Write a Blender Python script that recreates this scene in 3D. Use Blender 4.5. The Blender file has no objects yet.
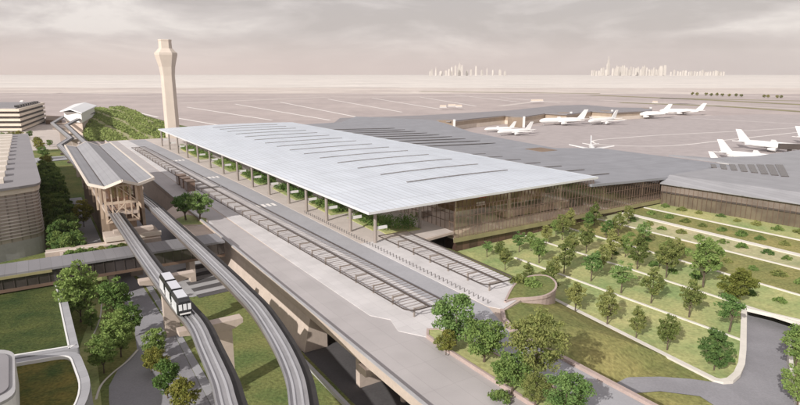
import bpy, math, random
from mathutils import Vector, Matrix
R = math.radians
rnd = random.Random(11)
scene = bpy.context.scene
COL = scene.collection

# ------------------------------------------------------------------ frame of the place
CAM_H = 62.0
F_PX, CX, CY, HZ = 575.0, 400.0, 202.5, 73.5
PITCH = math.atan((CY - HZ) / F_PX)
TH = R(32.5)                       # the road runs 32.5 degrees left of the view
cT, sT = math.cos(TH), math.sin(TH)

def W(b, a, z=0.0):                # road frame (b across, a along) -> world
    return Vector((b * cT - a * sT, b * sT + a * cT, z))

def at(px, py, z=0.0):             # survey helper: photo point at height z -> world
    x = (px - CX) / F_PX; v = -(py - CY) / F_PX
    c, s = math.cos(PITCH), math.sin(PITCH)
    dx, dy, dz = x, c + v * s, -s + v * c
    t = (z - CAM_H) / dz
    return Vector((dx * t, dy * t, z))

def ba(px, py, z=0.0):
    p = at(px, py, z)
    return (p.x * cT + p.y * sT, -p.x * sT + p.y * cT)

# ------------------------------------------------------------------ materials
def nt(name):
    m = bpy.data.materials.new(name); m.use_nodes = True
    n = m.node_tree
    return m, n.nodes, n.links, n.nodes['Principled BSDF']

def mat(name, col, rough=0.7, metal=0.0, var=0.12, scale=0.25, col2=None, bump=0.0, fine=None, spec=0.4, contrast=(0.35, 0.65)):
    m, N, L, P = nt(name)
    geo = N.new('ShaderNodeNewGeometry')
    tx = N.new('ShaderNodeTexNoise'); tx.inputs['Scale'].default_value = scale
    tx.inputs['Detail'].default_value = 6; tx.inputs['Roughness'].default_value = 0.62
    L.new(geo.outputs['Position'], tx.inputs['Vector'])
    rp = N.new('ShaderNodeValToRGB')
    c2 = col2 or tuple(c * (1 - var) for c in col)
    c1 = col if col2 else tuple(min(1, c * (1 + var)) for c in col)
    rp.color_ramp.elements[0].position = contrast[0]; rp.color_ramp.elements[1].position = contrast[1]
    rp.color_ramp.elements[0].color = (*c2, 1); rp.color_ramp.elements[1].color = (*c1, 1)
    L.new(tx.outputs['Fac'], rp.inputs['Fac'])
    out = rp.outputs['Color']
    if fine:
        t2 = N.new('ShaderNodeTexNoise'); t2.inputs['Scale'].default_value = fine[0]; t2.inputs['Detail'].default_value = 4
        L.new(geo.outputs['Position'], t2.inputs['Vector'])
        mr = N.new('ShaderNodeMapRange'); mr.inputs[1].default_value = 0.3; mr.inputs[2].default_value = 0.7
        mr.inputs[3].default_value = 1 - fine[1]; mr.inputs[4].default_value = 1 + fine[1]
        L.new(t2.outputs['Fac'], mr.inputs[0])
        mx = N.new('ShaderNodeVectorMath'); mx.operation = 'SCALE'
        L.new(out, mx.inputs[0]); L.new(mr.outputs[0], mx.inputs['Scale'])
        out = mx.outputs[0]
        if bump:
            bp = N.new('ShaderNodeBump'); bp.inputs['Strength'].default_value = bump; bp.inputs['Distance'].default_value = 0.3
            L.new(t2.outputs['Fac'], bp.inputs['Height']); L.new(bp.outputs[0], P.inputs['Normal'])
    L.new(out, P.inputs['Base Color'])
    P.inputs['Roughness'].default_value = rough; P.inputs['Metallic'].default_value = metal
    P.inputs['Specular IOR Level'].default_value = spec
    return m

def seams(name, col, pa, pb, wa=0.06, wb=0.06, dark=0.7, rough=0.5, off=(0, 0), var=0.05, metal=0.0, panelvar=0.06):
    """sheet metal / paving with joints every pa metres along and pb across the road frame"""
    m, N, L, P = nt(name)
    geo = N.new('ShaderNodeNewGeometry')
    mp = N.new('ShaderNodeVectorRotate'); mp.rotation_type = 'Z_AXIS'; mp.inputs['Angle'].default_value = -TH
    L.new(geo.outputs['Position'], mp.inputs['Vector'])
    sp = N.new('ShaderNodeSeparateXYZ'); L.new(mp.outputs[0], sp.inputs[0])
    def line(sock, per, w, sh_):
        o_ = N.new('ShaderNodeMath'); o_.operation = 'SUBTRACT'; o_.inputs[1].default_value = sh_; L.new(sock, o_.inputs[0])
        d = N.new('ShaderNodeMath'); d.operation = 'DIVIDE'; d.inputs[1].default_value = per; L.new(o_.outputs[0], d.inputs[0])
        f = N.new('ShaderNodeMath'); f.operation = 'FRACT'; L.new(d.outputs[0], f.inputs[0])
        l = N.new('ShaderNodeMath'); l.operation = 'LESS_THAN'; l.inputs[1].default_value = w / per; L.new(f.outputs[0], l.inputs[0])
        fl = N.new('ShaderNodeMath'); fl.operation = 'FLOOR'; L.new(d.outputs[0], fl.inputs[0])
        return l.outputs[0], fl.outputs[0]
    facs, cells = [], []
    for s, p_, w_, f_ in ((sp.outputs['Y'], pa, wa, off[0]), (sp.outputs['X'], pb, wb, off[1])):
        if p_:
            l, c = line(s, p_, w_, f_); facs.append(l); cells.append(c)
    fac = facs[0]
    if len(facs) > 1:
        mx = N.new('ShaderNodeMath'); mx.operation = 'MAXIMUM'; L.new(facs[0], mx.inputs[0]); L.new(facs[1], mx.inputs[1]); fac = mx.outputs[0]
    cmb = N.new('ShaderNodeCombineXYZ'); L.new(cells[0], cmb.inputs[0])
    if len(cells) > 1: L.new(cells[1], cmb.inputs[1])
    wn = N.new('ShaderNodeTexWhiteNoise'); wn.noise_dimensions = '3D'; L.new(cmb.outputs[0], wn.inputs['Vector'])
    tx = N.new('ShaderNodeTexNoise'); tx.inputs['Scale'].default_value = 0.12; tx.inputs['Detail'].default_value = 6
    L.new(geo.outputs['Position'], tx.inputs['Vector'])
    a1 = N.new('ShaderNodeMapRange'); a1.inputs[3].default_value = 1 - panelvar; a1.inputs[4].default_value = 1 + panelvar; L.new(wn.outputs['Value'], a1.inputs[0])
    a2 = N.new('ShaderNodeMapRange'); a2.inputs[1].default_value = 0.3; a2.inputs[2].default_value = 0.7
    a2.inputs[3].default_value = 1 - var; a2.inputs[4].default_value = 1 + var; L.new(tx.outputs['Fac'], a2.inputs[0])
    mm = N.new('ShaderNodeMath'); mm.operation = 'MULTIPLY'; L.new(a1.outputs[0], mm.inputs[0]); L.new(a2.outputs[0], mm.inputs[1])
    ln = N.new('ShaderNodeMapRange'); ln.inputs[3].default_value = 1.0; ln.inputs[4].default_value = dark; L.new(fac, ln.inputs[0])
    m2 = N.new('ShaderNodeMath'); m2.operation = 'MULTIPLY'; L.new(mm.outputs[0], m2.inputs[0]); L.new(ln.outputs[0], m2.inputs[1])
    sc = N.new('ShaderNodeVectorMath'); sc.operation = 'SCALE'; sc.inputs[0].default_value = col; L.new(m2.outputs[0], sc.inputs['Scale'])
    L.new(sc.outputs[0], P.inputs['Base Color'])
    P.inputs['Roughness'].default_value = rough; P.inputs['Metallic'].default_value = metal
    return m

def leafmat(name, c1, c2, trans=0.35):
    m = bpy.data.materials.new(name); m.use_nodes = True
    N, L = m.node_tree.nodes, m.node_tree.links
    N.clear()
    out = N.new('ShaderNodeOutputMaterial')
    oi = N.new('ShaderNodeObjectInfo'); geo = N.new('ShaderNodeNewGeometry')
    tx = N.new('ShaderNodeTexNoise'); tx.inputs['Scale'].default_value = 0.7; tx.inputs['Detail'].default_value = 3
    L.new(geo.outputs['Position'], tx.inputs['Vector'])
    ad = N.new('ShaderNodeMath'); ad.operation = 'ADD'; L.new(tx.outputs['Fac'], ad.inputs[0])
    o2 = N.new('ShaderNodeMapRange'); o2.inputs[3].default_value = -0.22; o2.inputs[4].default_value = 0.22; L.new(oi.outputs['Random'], o2.inputs[0])
    L.new(o2.outputs[0], ad.inputs[1])
    rp = N.new('ShaderNodeValToRGB'); rp.color_ramp.elements[0].position = 0.3; rp.color_ramp.elements[1].position = 0.72
    rp.color_ramp.elements[0].color = (*c1, 1); rp.color_ramp.elements[1].color = (*c2, 1)
    L.new(ad.outputs[0], rp.inputs['Fac'])
    d = N.new('ShaderNodeBsdfDiffuse'); t = N.new('ShaderNodeBsdfTranslucent'); mx = N.new('ShaderNodeMixShader')
    mx.inputs[0].default_value = trans
    L.new(rp.outputs[0], d.inputs[0]); L.new(rp.outputs[0], t.inputs[0])
    L.new(d.outputs[0], mx.inputs[1]); L.new(t.outputs[0], mx.inputs[2]); L.new(mx.outputs[0], out.inputs[0])
    return m

def glassmat(name, tint, gloss=0.14, rough=0.05):
    m = bpy.data.materials.new(name); m.use_nodes = True
    N, L = m.node_tree.nodes, m.node_tree.links
    N.clear()
    out = N.new('ShaderNodeOutputMaterial')
    t = N.new('ShaderNodeBsdfTransparent'); t.inputs[0].default_value = (*tint, 1)
    g = N.new('ShaderNodeBsdfGlossy'); g.inputs['Roughness'].default_value = rough; g.inputs[0].default_value = (0.9, 0.86, 0.84, 1)
    lw = N.new('ShaderNodeLayerWeight'); lw.inputs[0].default_value = 0.3
    mr = N.new('ShaderNodeMapRange'); mr.inputs[3].default_value = gloss; mr.inputs[4].default_value = 0.75
    L.new(lw.outputs['Fresnel'], mr.inputs[0])
    mx = N.new('ShaderNodeMixShader'); L.new(mr.outputs[0], mx.inputs[0]); L.new(t.outputs[0], mx.inputs[1]); L.new(g.outputs[0], mx.inputs[2])
    L.new(mx.outputs[0], out.inputs[0])
    return m

M = {}
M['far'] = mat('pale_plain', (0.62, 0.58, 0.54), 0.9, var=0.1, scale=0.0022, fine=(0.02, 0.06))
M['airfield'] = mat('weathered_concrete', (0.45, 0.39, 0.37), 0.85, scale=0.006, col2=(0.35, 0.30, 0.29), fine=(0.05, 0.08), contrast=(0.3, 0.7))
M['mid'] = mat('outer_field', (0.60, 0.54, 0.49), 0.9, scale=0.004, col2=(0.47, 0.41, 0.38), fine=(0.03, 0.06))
M['apron'] = seams('apron_concrete', (0.365, 0.325, 0.32), 22, 22, 0.6, 0.6, 0.93, 0.8, var=0.09, panelvar=0.03)
M['band_grass'] = mat('dry_airfield_grass', (0.22, 0.20, 0.105), 0.95, var=0.18, scale=0.03)
M['band_pale'] = mat('pale_taxiway', (0.52, 0.47, 0.44), 0.85, var=0.06, scale=0.02)
M['paint'] = mat('white_marking_paint', (0.74, 0.71, 0.68), 0.7, var=0.08, scale=0.6)
M['asphalt'] = mat('asphalt', (0.25, 0.245, 0.262), 0.85, var=0.1, scale=0.09, fine=(2.5, 0.08))
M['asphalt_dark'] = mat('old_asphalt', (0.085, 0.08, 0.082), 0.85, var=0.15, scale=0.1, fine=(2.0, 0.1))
M['road_beige'] = seams('worn_road_concrete', (0.385, 0.362, 0.36), 9.0, 4.4, 0.12, 0.12, 0.88, 0.8, var=0.07, panelvar=0.025)
M['road_grey'] = mat('road_surface_grey', (0.32, 0.32, 0.337), 0.8, var=0.06, scale=0.07, fine=(1.5, 0.05))
M['pavement'] = seams('pale_paving', (0.53, 0.512, 0.51), 3.0, 3.0, 0.09, 0.09, 0.84, 0.8, var=0.08, panelvar=0.04)
M['pavement_warm'] = seams('warm_paving', (0.47, 0.42, 0.385), 3.0, 3.0, 0.06, 0.06, 0.88, 0.8, panelvar=0.04)
M['sidewalk'] = seams('grey_sidewalk', (0.30, 0.30, 0.315), 2.5, None, 0.08, 0.06, 0.8, 0.85)
M['concrete'] = mat('tan_concrete', (0.46, 0.385, 0.33), 0.85, var=0.07, scale=0.25, fine=(1.2, 0.05))
M['concrete_grey'] = mat('grey_concrete', (0.36, 0.355, 0.36), 0.8, var=0.06, scale=0.3, fine=(1.5, 0.04))
M['kerb'] = mat('pale_kerb_concrete', (0.62, 0.585, 0.53), 0.8, var=0.05, scale=0.4)
M['pink'] = mat('pinkish_granite', (0.40, 0.315, 0.285), 0.75, var=0.08, scale=0.5, fine=(3, 0.06))
M['lawn'] = mat('lawn', (0.20, 0.20, 0.075), 0.95, scale=0.07, col2=(0.105, 0.145, 0.05), bump=0.6, fine=(1.4, 0.28), spec=0.1)
M['lawn_pale'] = mat('pale_meadow', (0.42, 0.40, 0.185), 0.95, scale=0.055, col2=(0.225, 0.295, 0.12), bump=0.5, fine=(1.1, 0.2), spec=0.1)
M['lawn_far'] = mat('pale_far_lawn', (0.48, 0.42, 0.26), 0.95, scale=0.05, col2=(0.26, 0.29, 0.15), bump=0.4, fine=(1.0, 0.15), spec=0.1)
M['lawn_dry'] = mat('dry_lawn', (0.28, 0.25, 0.10), 0.95, scale=0.05, col2=(0.145, 0.17, 0.06), bump=0.6, fine=(1.3, 0.28), spec=0.1)
M['roof_green'] = mat('sedum_roof', (0.075, 0.088, 0.028), 0.95, scale=0.14, col2=(0.035, 0.055, 0.018), bump=0.7, fine=(1.6, 0.3), spec=0.1)
M['roof_sedum'] = mat('golden_sedum_roof', (0.135, 0.115, 0.032), 0.95, scale=0.1, col2=(0.05, 0.075, 0.022), bump=0.7, fine=(1.6, 0.3), spec=0.1, contrast=(0.42, 0.6))
M['hill'] = mat('hill_grass', (0.17, 0.19, 0.07), 0.95, scale=0.03, col2=(0.065, 0.095, 0.03), fine=(0.3, 0.25), spec=0.1)
M['hill_strip'] = mat('dry_hill_strip', (0.36, 0.33, 0.21), 0.95, scale=0.05, col2=(0.22, 0.23, 0.12), spec=0.1)
M['roof_white'] = seams('pale_blue_metal_roof', (0.77, 0.835, 0.92), 19.3, 2.3, 0.5, 0.42, 0.70, 0.42, panelvar=0.045, var=0.05, metal=0.0, off=(176.0, 0))
def translucent(m, f, col):
    N, L = m.node_tree.nodes, m.node_tree.links
    t = N.new('ShaderNodeBsdfTranslucent'); t.inputs[0].default_value = (*col, 1)
    mx = N.new('ShaderNodeMixShader'); mx.inputs[0].default_value = f
    L.new(N['Principled BSDF'].outputs[0], mx.inputs[1]); L.new(t.outputs[0], mx.inputs[2]); L.new(mx.outputs[0], N['Material Output'].inputs['Surface'])
translucent(M['roof_white'], 0.3, (0.8, 0.84, 0.9))
M['roof_edge'] = mat('roof_edge_metal', (0.66, 0.67, 0.68), 0.5, var=0.03)
M['roof_under'] = mat('roof_soffit', (0.66, 0.62, 0.58), 0.7, var=0.05)
translucent(M['roof_under'], 0.6, (0.9, 0.86, 0.8))
M['roof_grey'] = seams('grey_standing_seam', (0.235, 0.24, 0.262), 1.6, None, 0.12, 0.1, 0.8, 0.5, var=0.1, panelvar=0.05)
M['roof_grey2'] = seams('grey_ribbed_roof', (0.27, 0.27, 0.285), None, 1.5, 0.1, 0.14, 0.78, 0.5, var=0.08, panelvar=0.05)
M['roof_plain'] = mat('smooth_grey_roofing', (0.235, 0.225, 0.235), 0.7, var=0.06, scale=0.08)
M['dark_panel'] = mat('dark_skylight', (0.045, 0.035, 0.03), 0.25, var=0.2, spec=0.6)
M['slit'] = mat('skylight_slot', (0.19, 0.18, 0.18), 0.4, var=0.15)
M['bronze'] = mat('bronze_metal', (0.17, 0.115, 0.085), 0.5, metal=0.2, var=0.1)
M['dark_metal'] = mat('dark_brown_metal', (0.065, 0.052, 0.046), 0.5, var=0.15)
M['column'] = mat('column_steel', (0.27, 0.235, 0.21), 0.55, var=0.08)
M['column_dark'] = mat('bollard_steel', (0.15, 0.14, 0.14), 0.5, var=0.1)
M['timber'] = mat('larch_timber', (0.50, 0.40, 0.31), 0.7, var=0.12, scale=0.6)
M['trim'] = mat('cream_fascia', (0.62, 0.56, 0.49), 0.6, var=0.04)
M['train_roof'] = mat('train_roof_panel', (0.56, 0.57, 0.61), 0.35, var=0.02)
M['white'] = mat('white_paint', (0.70, 0.695, 0.685), 0.45, var=0.02)
M['cream'] = mat('cream_cladding', (0.60, 0.525, 0.45), 0.75, var=0.05, scale=0.1)
M['tower'] = seams('tower_concrete', (0.54, 0.475, 0.41), None, 3.0, 0.1, 0.12, 0.95, 0.8, var=0.04, panelvar=0.02)
M['city_cream'] = mat('city_facade', (0.56, 0.52, 0.47), 0.7, var=0.1, scale=0.004)  # the distant towers' own pale cream
M['brown_wall'] = mat('brown_cladding', (0.20, 0.145, 0.105), 0.7, var=0.18, scale=0.06)
M['garage'] = mat('garage_spandrel', (0.60, 0.53, 0.44), 0.75, var=0.05)
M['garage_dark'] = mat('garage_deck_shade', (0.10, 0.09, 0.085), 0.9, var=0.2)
M['glass'] = glassmat('warm_tinted_glass', (0.93, 0.85, 0.80), 0.17, 0.08)
M['glass_dark'] = mat('dark_glazing', (0.05, 0.042, 0.04), 0.12, var=0.2, scale=0.2, spec=0.8)
M['glass_brown'] = mat('brown_glazing', (0.21, 0.145, 0.11), 0.15, var=0.4, scale=0.22, spec=0.7)
M['wing_low'] = mat('olive_brown_glazing', (0.165, 0.135, 0.095), 0.2, scale=0.1, col2=(0.085, 0.066, 0.053), spec=0.7)
M['conc_glass'] = mat('tan_concourse_glazing', (0.36, 0.285, 0.215), 0.4, var=0.15, scale=0.05)
M['conc_block'] = mat('gate_block_cladding', (0.29, 0.225, 0.17), 0.6, var=0.12, scale=0.08)
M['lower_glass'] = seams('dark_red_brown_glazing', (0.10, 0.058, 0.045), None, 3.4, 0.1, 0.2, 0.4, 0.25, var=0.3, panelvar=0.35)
M['glass_wing'] = mat('tan_wing_glazing', (0.225, 0.185, 0.16), 0.2, scale=0.12, col2=(0.13, 0.105, 0.09), spec=0.8)
M['olive'] = mat('olive_spandrel', (0.25, 0.225, 0.115), 0.7, var=0.12)
M['interior'] = mat('interior_floor', (0.74, 0.67, 0.61), 0.5, var=0.1, scale=0.15)
M['interior_wall'] = mat('interior_wall', (0.76, 0.68, 0.62), 0.7, scale=0.16, col2=(0.46, 0.37, 0.31), contrast=(0.42, 0.6))
M['mezz'] = mat('bronze_mezzanine_cladding', (0.20, 0.125, 0.075), 0.4, var=0.15, scale=0.2)
M['red'] = mat('red_panel', (0.5, 0.05, 0.05), 0.6)
M['beam'] = mat('guideway_steel', (0.34, 0.335, 0.345), 0.4, metal=0.5, var=0.12, scale=0.15)
M['beam_side'] = mat('guideway_side_plate', (0.04, 0.033, 0.03), 0.6, var=0.15, scale=0.2)
M['walkway'] = mat('dark_walkway_grating', (0.03, 0.027, 0.026), 0.7, var=0.15, scale=0.4)
M['side'] = mat('guideway_fascia', (0.15, 0.125, 0.11), 0.55, var=0.12, scale=0.2)
M['rail'] = mat('bright_rail', (0.56, 0.56, 0.575), 0.3, metal=0.6, var=0.05)
M['black'] = mat('black_glazing', (0.02, 0.02, 0.022), 0.15, var=0.1, spec=0.7)
M['door_and_glare'] = mat('white_door_and_pane_reflection', (0.72, 0.73, 0.75), 0.25, var=0.03)  # window reflections painted in as flat white; the white doors share it
M['bark'] = mat('bark', (0.10, 0.075, 0.055), 0.9, var=0.25, scale=1.5)
M['brick'] = seams('pale_brick_screen', (0.36, 0.315, 0.285), 1.1, None, 0.2, 0.1, 0.7, 0.8, panelvar=0.15)
M['soil'] = mat('mulch', (0.10, 0.085, 0.055), 0.95, var=0.2, scale=0.4)
M['leaf_olive'] = leafmat('olive_leaves', (0.145, 0.185, 0.058), (0.335, 0.345, 0.125))
M['leaf_green'] = leafmat('green_leaves', (0.115, 0.195, 0.058), (0.26, 0.345, 0.11))
M['leaf_bright'] = leafmat('bright_leaves', (0.115, 0.205, 0.065), (0.24, 0.345, 0.12))
M['leaf_dark'] = leafmat('dark_leaves', (0.10, 0.17, 0.055), (0.23, 0.30, 0.095))
M['leaf_hill'] = leafmat('hill_bush_leaves', (0.16, 0.23, 0.07), (0.35, 0.40, 0.15))
M['leaf_yellow'] = leafmat('yellow_green_leaves', (0.16, 0.18, 0.045), (0.34, 0.32, 0.09))

# ------------------------------------------------------------------ mesh builder
class MB:
    def __init__(s): s.v = []; s.f = []; s.mi = []; s.m = 0
    def add(s, vs, fs):
        o = len(s.v); s.v.extend([Vector(v) for v in vs])
        for f in fs: s.f.append([i + o for i in f]); s.mi.append(s.m)
    def box(s, b0, b1, a0, a1, z0, z1):            # road frame
        P = [W(b, a, z) for z in (z0, z1) for (b, a) in ((b0, a0), (b1, a0), (b1, a1), (b0, a1))]
        s.add(P, [(3, 2, 1, 0), (4, 5, 6, 7), (0, 1, 5, 4), (1, 2, 6, 5), (2, 3, 7, 6), (3, 0, 4, 7)])
        return s
    def wbox(s, c, sx, sy, sz, rot=0.0):           # world box centred on its base
        m = Matrix.Rotation(rot, 3, 'Z')
        P = [Vector(c) + m @ Vector((x * sx / 2, y * sy / 2, z)) for z in (0, sz) for (x, y) in ((-1, -1), (1, -1), (1, 1), (-1, 1))]
        s.add(P, [(3, 2, 1, 0), (4, 5, 6, 7), (0, 1, 5, 4), (1, 2, 6, 5), (2, 3, 7, 6), (3, 0, 4, 7)])
        return s
    def prism(s, pts, z0, z1):                     # world xy outline, counter clockwise
        n = len(pts)
        area = sum(pts[i][0] * pts[(i + 1) % n][1] - pts[(i + 1) % n][0] * pts[i][1] for i in range(n))
        if area < 0: pts = pts[::-1]
        g = lambda q, k: (z0, z1)[k] if not isinstance((z0, z1)[k], (list, tuple)) else 0
        P = [Vector((p[0], p[1], z0)) for p in pts] + [Vector((p[0], p[1], z1)) for p in pts]
        s.add(P, [list(range(n))[::-1], list(range(n, 2 * n))] + [(i, (i + 1) % n, n + (i + 1) % n, n + i) for i in range(n)])
        return s
    def sheet(s, pts):                             # 3-D points
        n = len(pts)
        area = sum(pts[i][0] * pts[(i + 1) % n][1] - pts[(i + 1) % n][0] * pts[i][1] for i in range(n))
        if area < 0: pts = pts[::-1]
        s.add(pts, [list(range(n))]); return s
    def bar(s, p, q, w, h=None):                   # square bar between two points
        p, q = Vector(p), Vector(q); h = h or w
        d = (q - p).normalized()
        side = d.cross(Vector((0, 0, 1)))
        if side.length < 1e-4: side = Vector((cT, sT, 0))
        side.normalize(); up = side.cross(d).normalized()
        P = [e + side * (x * w / 2) + up * (y * h / 2) for e in (p, q) for (x, y) in ((-1, -1), (1, -1), (1, 1), (-1, 1))]
        s.add(P, [(0, 1, 2, 3), (7, 6, 5, 4), (4, 5, 1, 0), (5, 6, 2, 1), (6, 7, 3, 2), (7, 4, 0, 3)])
        return s
    def tube(s, pts, radii, n=8):
        rings = []
        for i, p in enumerate(pts):
            p = Vector(p)
            d = (Vector(pts[min(i + 1, len(pts) - 1)]) - Vector(pts[max(i - 1, 0)])).normalized()
            u = d.orthogonal().normalized(); w = d.cross(u)
            rings.append([p + (u * math.cos(2 * math.pi * k / n) + w * math.sin(2 * math.pi * k / n)) * radii[i] for k in range(n)])
        vs = [v for r in rings for v in r]; fs = []
        for i in range(len(pts) - 1):
            for k in range(n):
                fs.append((i * n + k, i * n + (k + 1) % n, (i + 1) * n + (k + 1) % n, (i + 1) * n + k))
        fs.append(list(range(n))[::-1]); fs.append([(len(pts) - 1) * n + k for k in range(n)])
        s.add(vs, fs); return s
    def sweep(s, path, prof, closed_prof=True):    # path 3-D, profile (lateral to the right, dz)
        n = len(prof); vs = []; fs = []
        for i, p in enumerate(path):
            p = Vector(p)
            d1 = (Vector(path[i]) - Vector(path[i - 1])) if i else (Vector(path[1]) - Vector(path[0]))
            d2 = (Vector(path[i + 1]) - Vector(path[i])) if i < len(path) - 1 else d1
            d1.z = d2.z = 0; d1.normalize(); d2.normalize()
            r1 = Vector((d1.y, -d1.x, 0)); r2 = Vector((d2.y, -d2.x, 0))
            r = (r1 + r2).normalized(); r /= max(0.35, r.dot(r1))
            for (l, z) in prof: vs.append(p + r * l + Vector((0, 0, z)))
        for i in range(len(path) - 1):
            for k in range(n):
                fs.append((i * n + k, (i + 1) * n + k, (i + 1) * n + (k + 1) % n, i * n + (k + 1) % n))
        fs.append(list(range(n))); fs.append([(len(path) - 1) * n + k for k in range(n)][::-1])
        s.add(vs, fs); return s
    def quadcloud(s, c, r, n, size, rng, flat=0.0):
        for _ in range(n):
            while True:
                q = Vector((rng.uniform(-1, 1), rng.uniform(-1, 1), rng.uniform(-1, 1)))
                if q.length < 1: break
            p = Vector(c) + Vector((q.x * r[0], q.y * r[1], q.z * r[2]))
            u = Vector((rng.gauss(0, 1), rng.gauss(0, 1), rng.gauss(0, 1) * (1 - flat))).normalized()
            v = u.orthogonal().normalized()
            v.rotate(Matrix.Rotation(rng.uniform(0, 6.28), 3, u))
            w = u.cross(v)
            k = size * rng.uniform(0.6, 1.3)
            v *= k * 0.5; w *= k * 0.36
            o = len(s.v); s.v.extend([p - v, p + w, p + v, p - w]); s.f.append([o, o + 1, o + 2, o + 3]); s.mi.append(s.m)
        return s
    def build(s, name, mats, parent=None, origin=None, smooth=False):
        if not isinstance(mats, (list, tuple)): mats = [mats]
        org = Vector(origin) if origin is not None else (Vector(parent['_o']) if parent is not None and '_o' in parent else Vector((0, 0, 0)))
        me = bpy.data.meshes.new(name)
        me.from_pydata([v - org for v in s.v], [], s.f)
        for m in mats: me.materials.append(m)
        if len(mats) > 1: me.polygons.foreach_set('material_index', s.mi)
        if smooth: me.polygons.foreach_set('use_smooth', [True] * len(me.polygons))
        me.update()
        o = bpy.data.objects.new(name, me); COL.objects.link(o)
        if parent is not None:
            o.parent = parent
            if '_o' not in parent: pass
            o['_o'] = list(org)
        else:
            o.location = org; o['_o'] = list(org)
        return o

def tag(o, label, cat, group=None, kind=None):
    o['label'] = label; o['category'] = cat
    if group: o['group'] = group
    if kind: o['kind'] = kind
    return o

def thing(name, label, cat, loc, group=None):
    o = bpy.data.objects.new(name, None); COL.objects.link(o)
    o.location = loc; o.empty_display_size = 1; o['_o'] = list(loc)
    return tag(o, label, cat, group)

def struct(name, mb, m, label=None):
    o = mb.build(name, m); o['kind'] = 'structure'
    o['category'] = name.replace('_', ' ')
    o['label'] = label or name
    return o

ORD = 'first second third fourth fifth sixth seventh eighth ninth tenth eleventh twelfth thirteenth fourteenth fifteenth sixteenth seventeenth eighteenth nineteenth twentieth'.split()
TENS = ['', '', 'twenty', 'thirty', 'forty', 'fifty', 'sixty', 'seventy', 'eighty']
def ordinal(i):                                    # 0 -> first
    if i < 20: return ORD[i]
    t, u = divmod(i + 1, 10)
    if u == 0: return {2: 'twentieth', 3: 'thirtieth', 4: 'fortieth', 5: 'fiftieth', 6: 'sixtieth', 7: 'seventieth'}[t]
    return TENS[t] + '-' + ORD[u - 1]

def copy_tree(o, parent=None):
    c = o.copy(); COL.objects.link(c)
    if parent is not None: c.parent = parent
    for ch in list(o.children): copy_tree(ch, c)
    return c

DECK = 9.0
def zg(b): return 1.2 + (b - 112) * 0.027          # the garden rises gently towards the wing
def garden_pt(px, py):
    z = 2.0
    for _ in range(12):
        b, a = ba(px, py, z); z = zg(b)
    return b, a, z

# ------------------------------------------------------------------ ground and roads
g = MB(); S = 26000
g.sheet([Vector((-S, -400, -1.5)), Vector((S, -400, -1.5)), Vector((S, S, -1.5)), Vector((-S, S, -1.5))])
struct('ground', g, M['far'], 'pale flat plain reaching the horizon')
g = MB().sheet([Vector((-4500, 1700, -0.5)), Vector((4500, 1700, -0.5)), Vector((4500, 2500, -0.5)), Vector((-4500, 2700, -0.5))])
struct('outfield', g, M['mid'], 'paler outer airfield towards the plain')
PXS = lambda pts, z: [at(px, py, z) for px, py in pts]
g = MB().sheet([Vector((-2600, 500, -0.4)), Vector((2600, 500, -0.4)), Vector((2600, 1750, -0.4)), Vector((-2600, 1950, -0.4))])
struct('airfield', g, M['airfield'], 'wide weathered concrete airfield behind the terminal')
g = MB().sheet([Vector((60, 330, -0.2)), Vector((900, 250, -0.2)), Vector((900, 860, -0.2)), Vector((560, 905, -0.2)), Vector((300, 830, -0.2)), Vector((60, 600, -0.2))])
struct('apron', g, M['apron'], 'grey aircraft apron behind the terminal')
# taxiway stripes and pale streaks on the airfield
g = MB()
def ribbon(mb, pts, w, z):
    for p, q in zip(pts[:-1], pts[1:]):
        p = Vector((p[0], p[1], z)); q = Vector((q[0], q[1], z)); d = (q - p).normalized(); r = Vector((d.y, -d.x, 0)) * w / 2
        mb.sheet([p + r, p - r, q - r, q + r])
def smooth(pts, n=6):
    out = []
    for i in range(len(pts) - 1):
        p0 = pts[max(i - 1, 0)]; p1 = pts[i]; p2 = pts[i + 1]; p3 = pts[min(i + 2, len(pts) - 1)]
        for k in range(n):
            t = k / n
            out.append(tuple(0.5 * ((2 * p1[j]) + (-p0[j] + p2[j]) * t + (2 * p0[j] - 5 * p1[j] + 4 * p2[j] - p3[j]) * t * t + (-p0[j] + 3 * p1[j] - 3 * p2[j] + p3[j]) * t ** 3) for j in range(len(p1))))
    out.append(tuple(pts[-1])); return out
for l in (((187, 107), (272, 120)), ((235, 104), (330, 120)), ((280, 102), (368, 119)), ((328, 99), (402, 112)), ((372, 98), (440, 109)), ((178, 118), (225, 126)), ((420, 97), (476, 106)), ((500, 97), (560, 103)), ((110, 106), (158, 117)), ((455, 95), (520, 102))):
    ribbon(g, [at(*l[0], 0), at(*l[1], 0)], 4.5, -0.3)
struct('taxiway_marking', g, M['paint'], 'long white diagonal taxiway lines on the airfield')
g = MB()
for l, w in ((((0, 95), (60, 93), (150, 94)), 40), (((100, 97), (170, 96), (420, 94)), 30), (((180, 103), (330, 97), (560, 96)), 26), (((500, 106), (540, 101), (800, 106)), 18),
             (((600, 92), (800, 97)), 40), (((600, 100), (800, 109)), 22), (((655, 112), (800, 121)), 14), (((430, 88), (800, 90)), 20), (((0, 89), (400, 87)), 24)):
    ribbon(g, [at(*q, 0) for q in l], w, -0.28)
struct('taxiway', g, M['band_pale'], 'pale taxiways crossing the airfield')
g = MB()
for l, w in ((((590, 95), (700, 99.5), (830, 106)), 42), (((620, 102.5), (720, 106), (830, 113.5)), 30), (((660, 98), (830, 101.5)), 30), (((420, 91.5), (600, 93.5)), 40)):
    ribbon(g, [at(*q, 0) for q in l], w, -0.24)
struct('grass_strip', g, M['band_grass'], 'dry grass strips between the taxiways')
g = MB()
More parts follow.
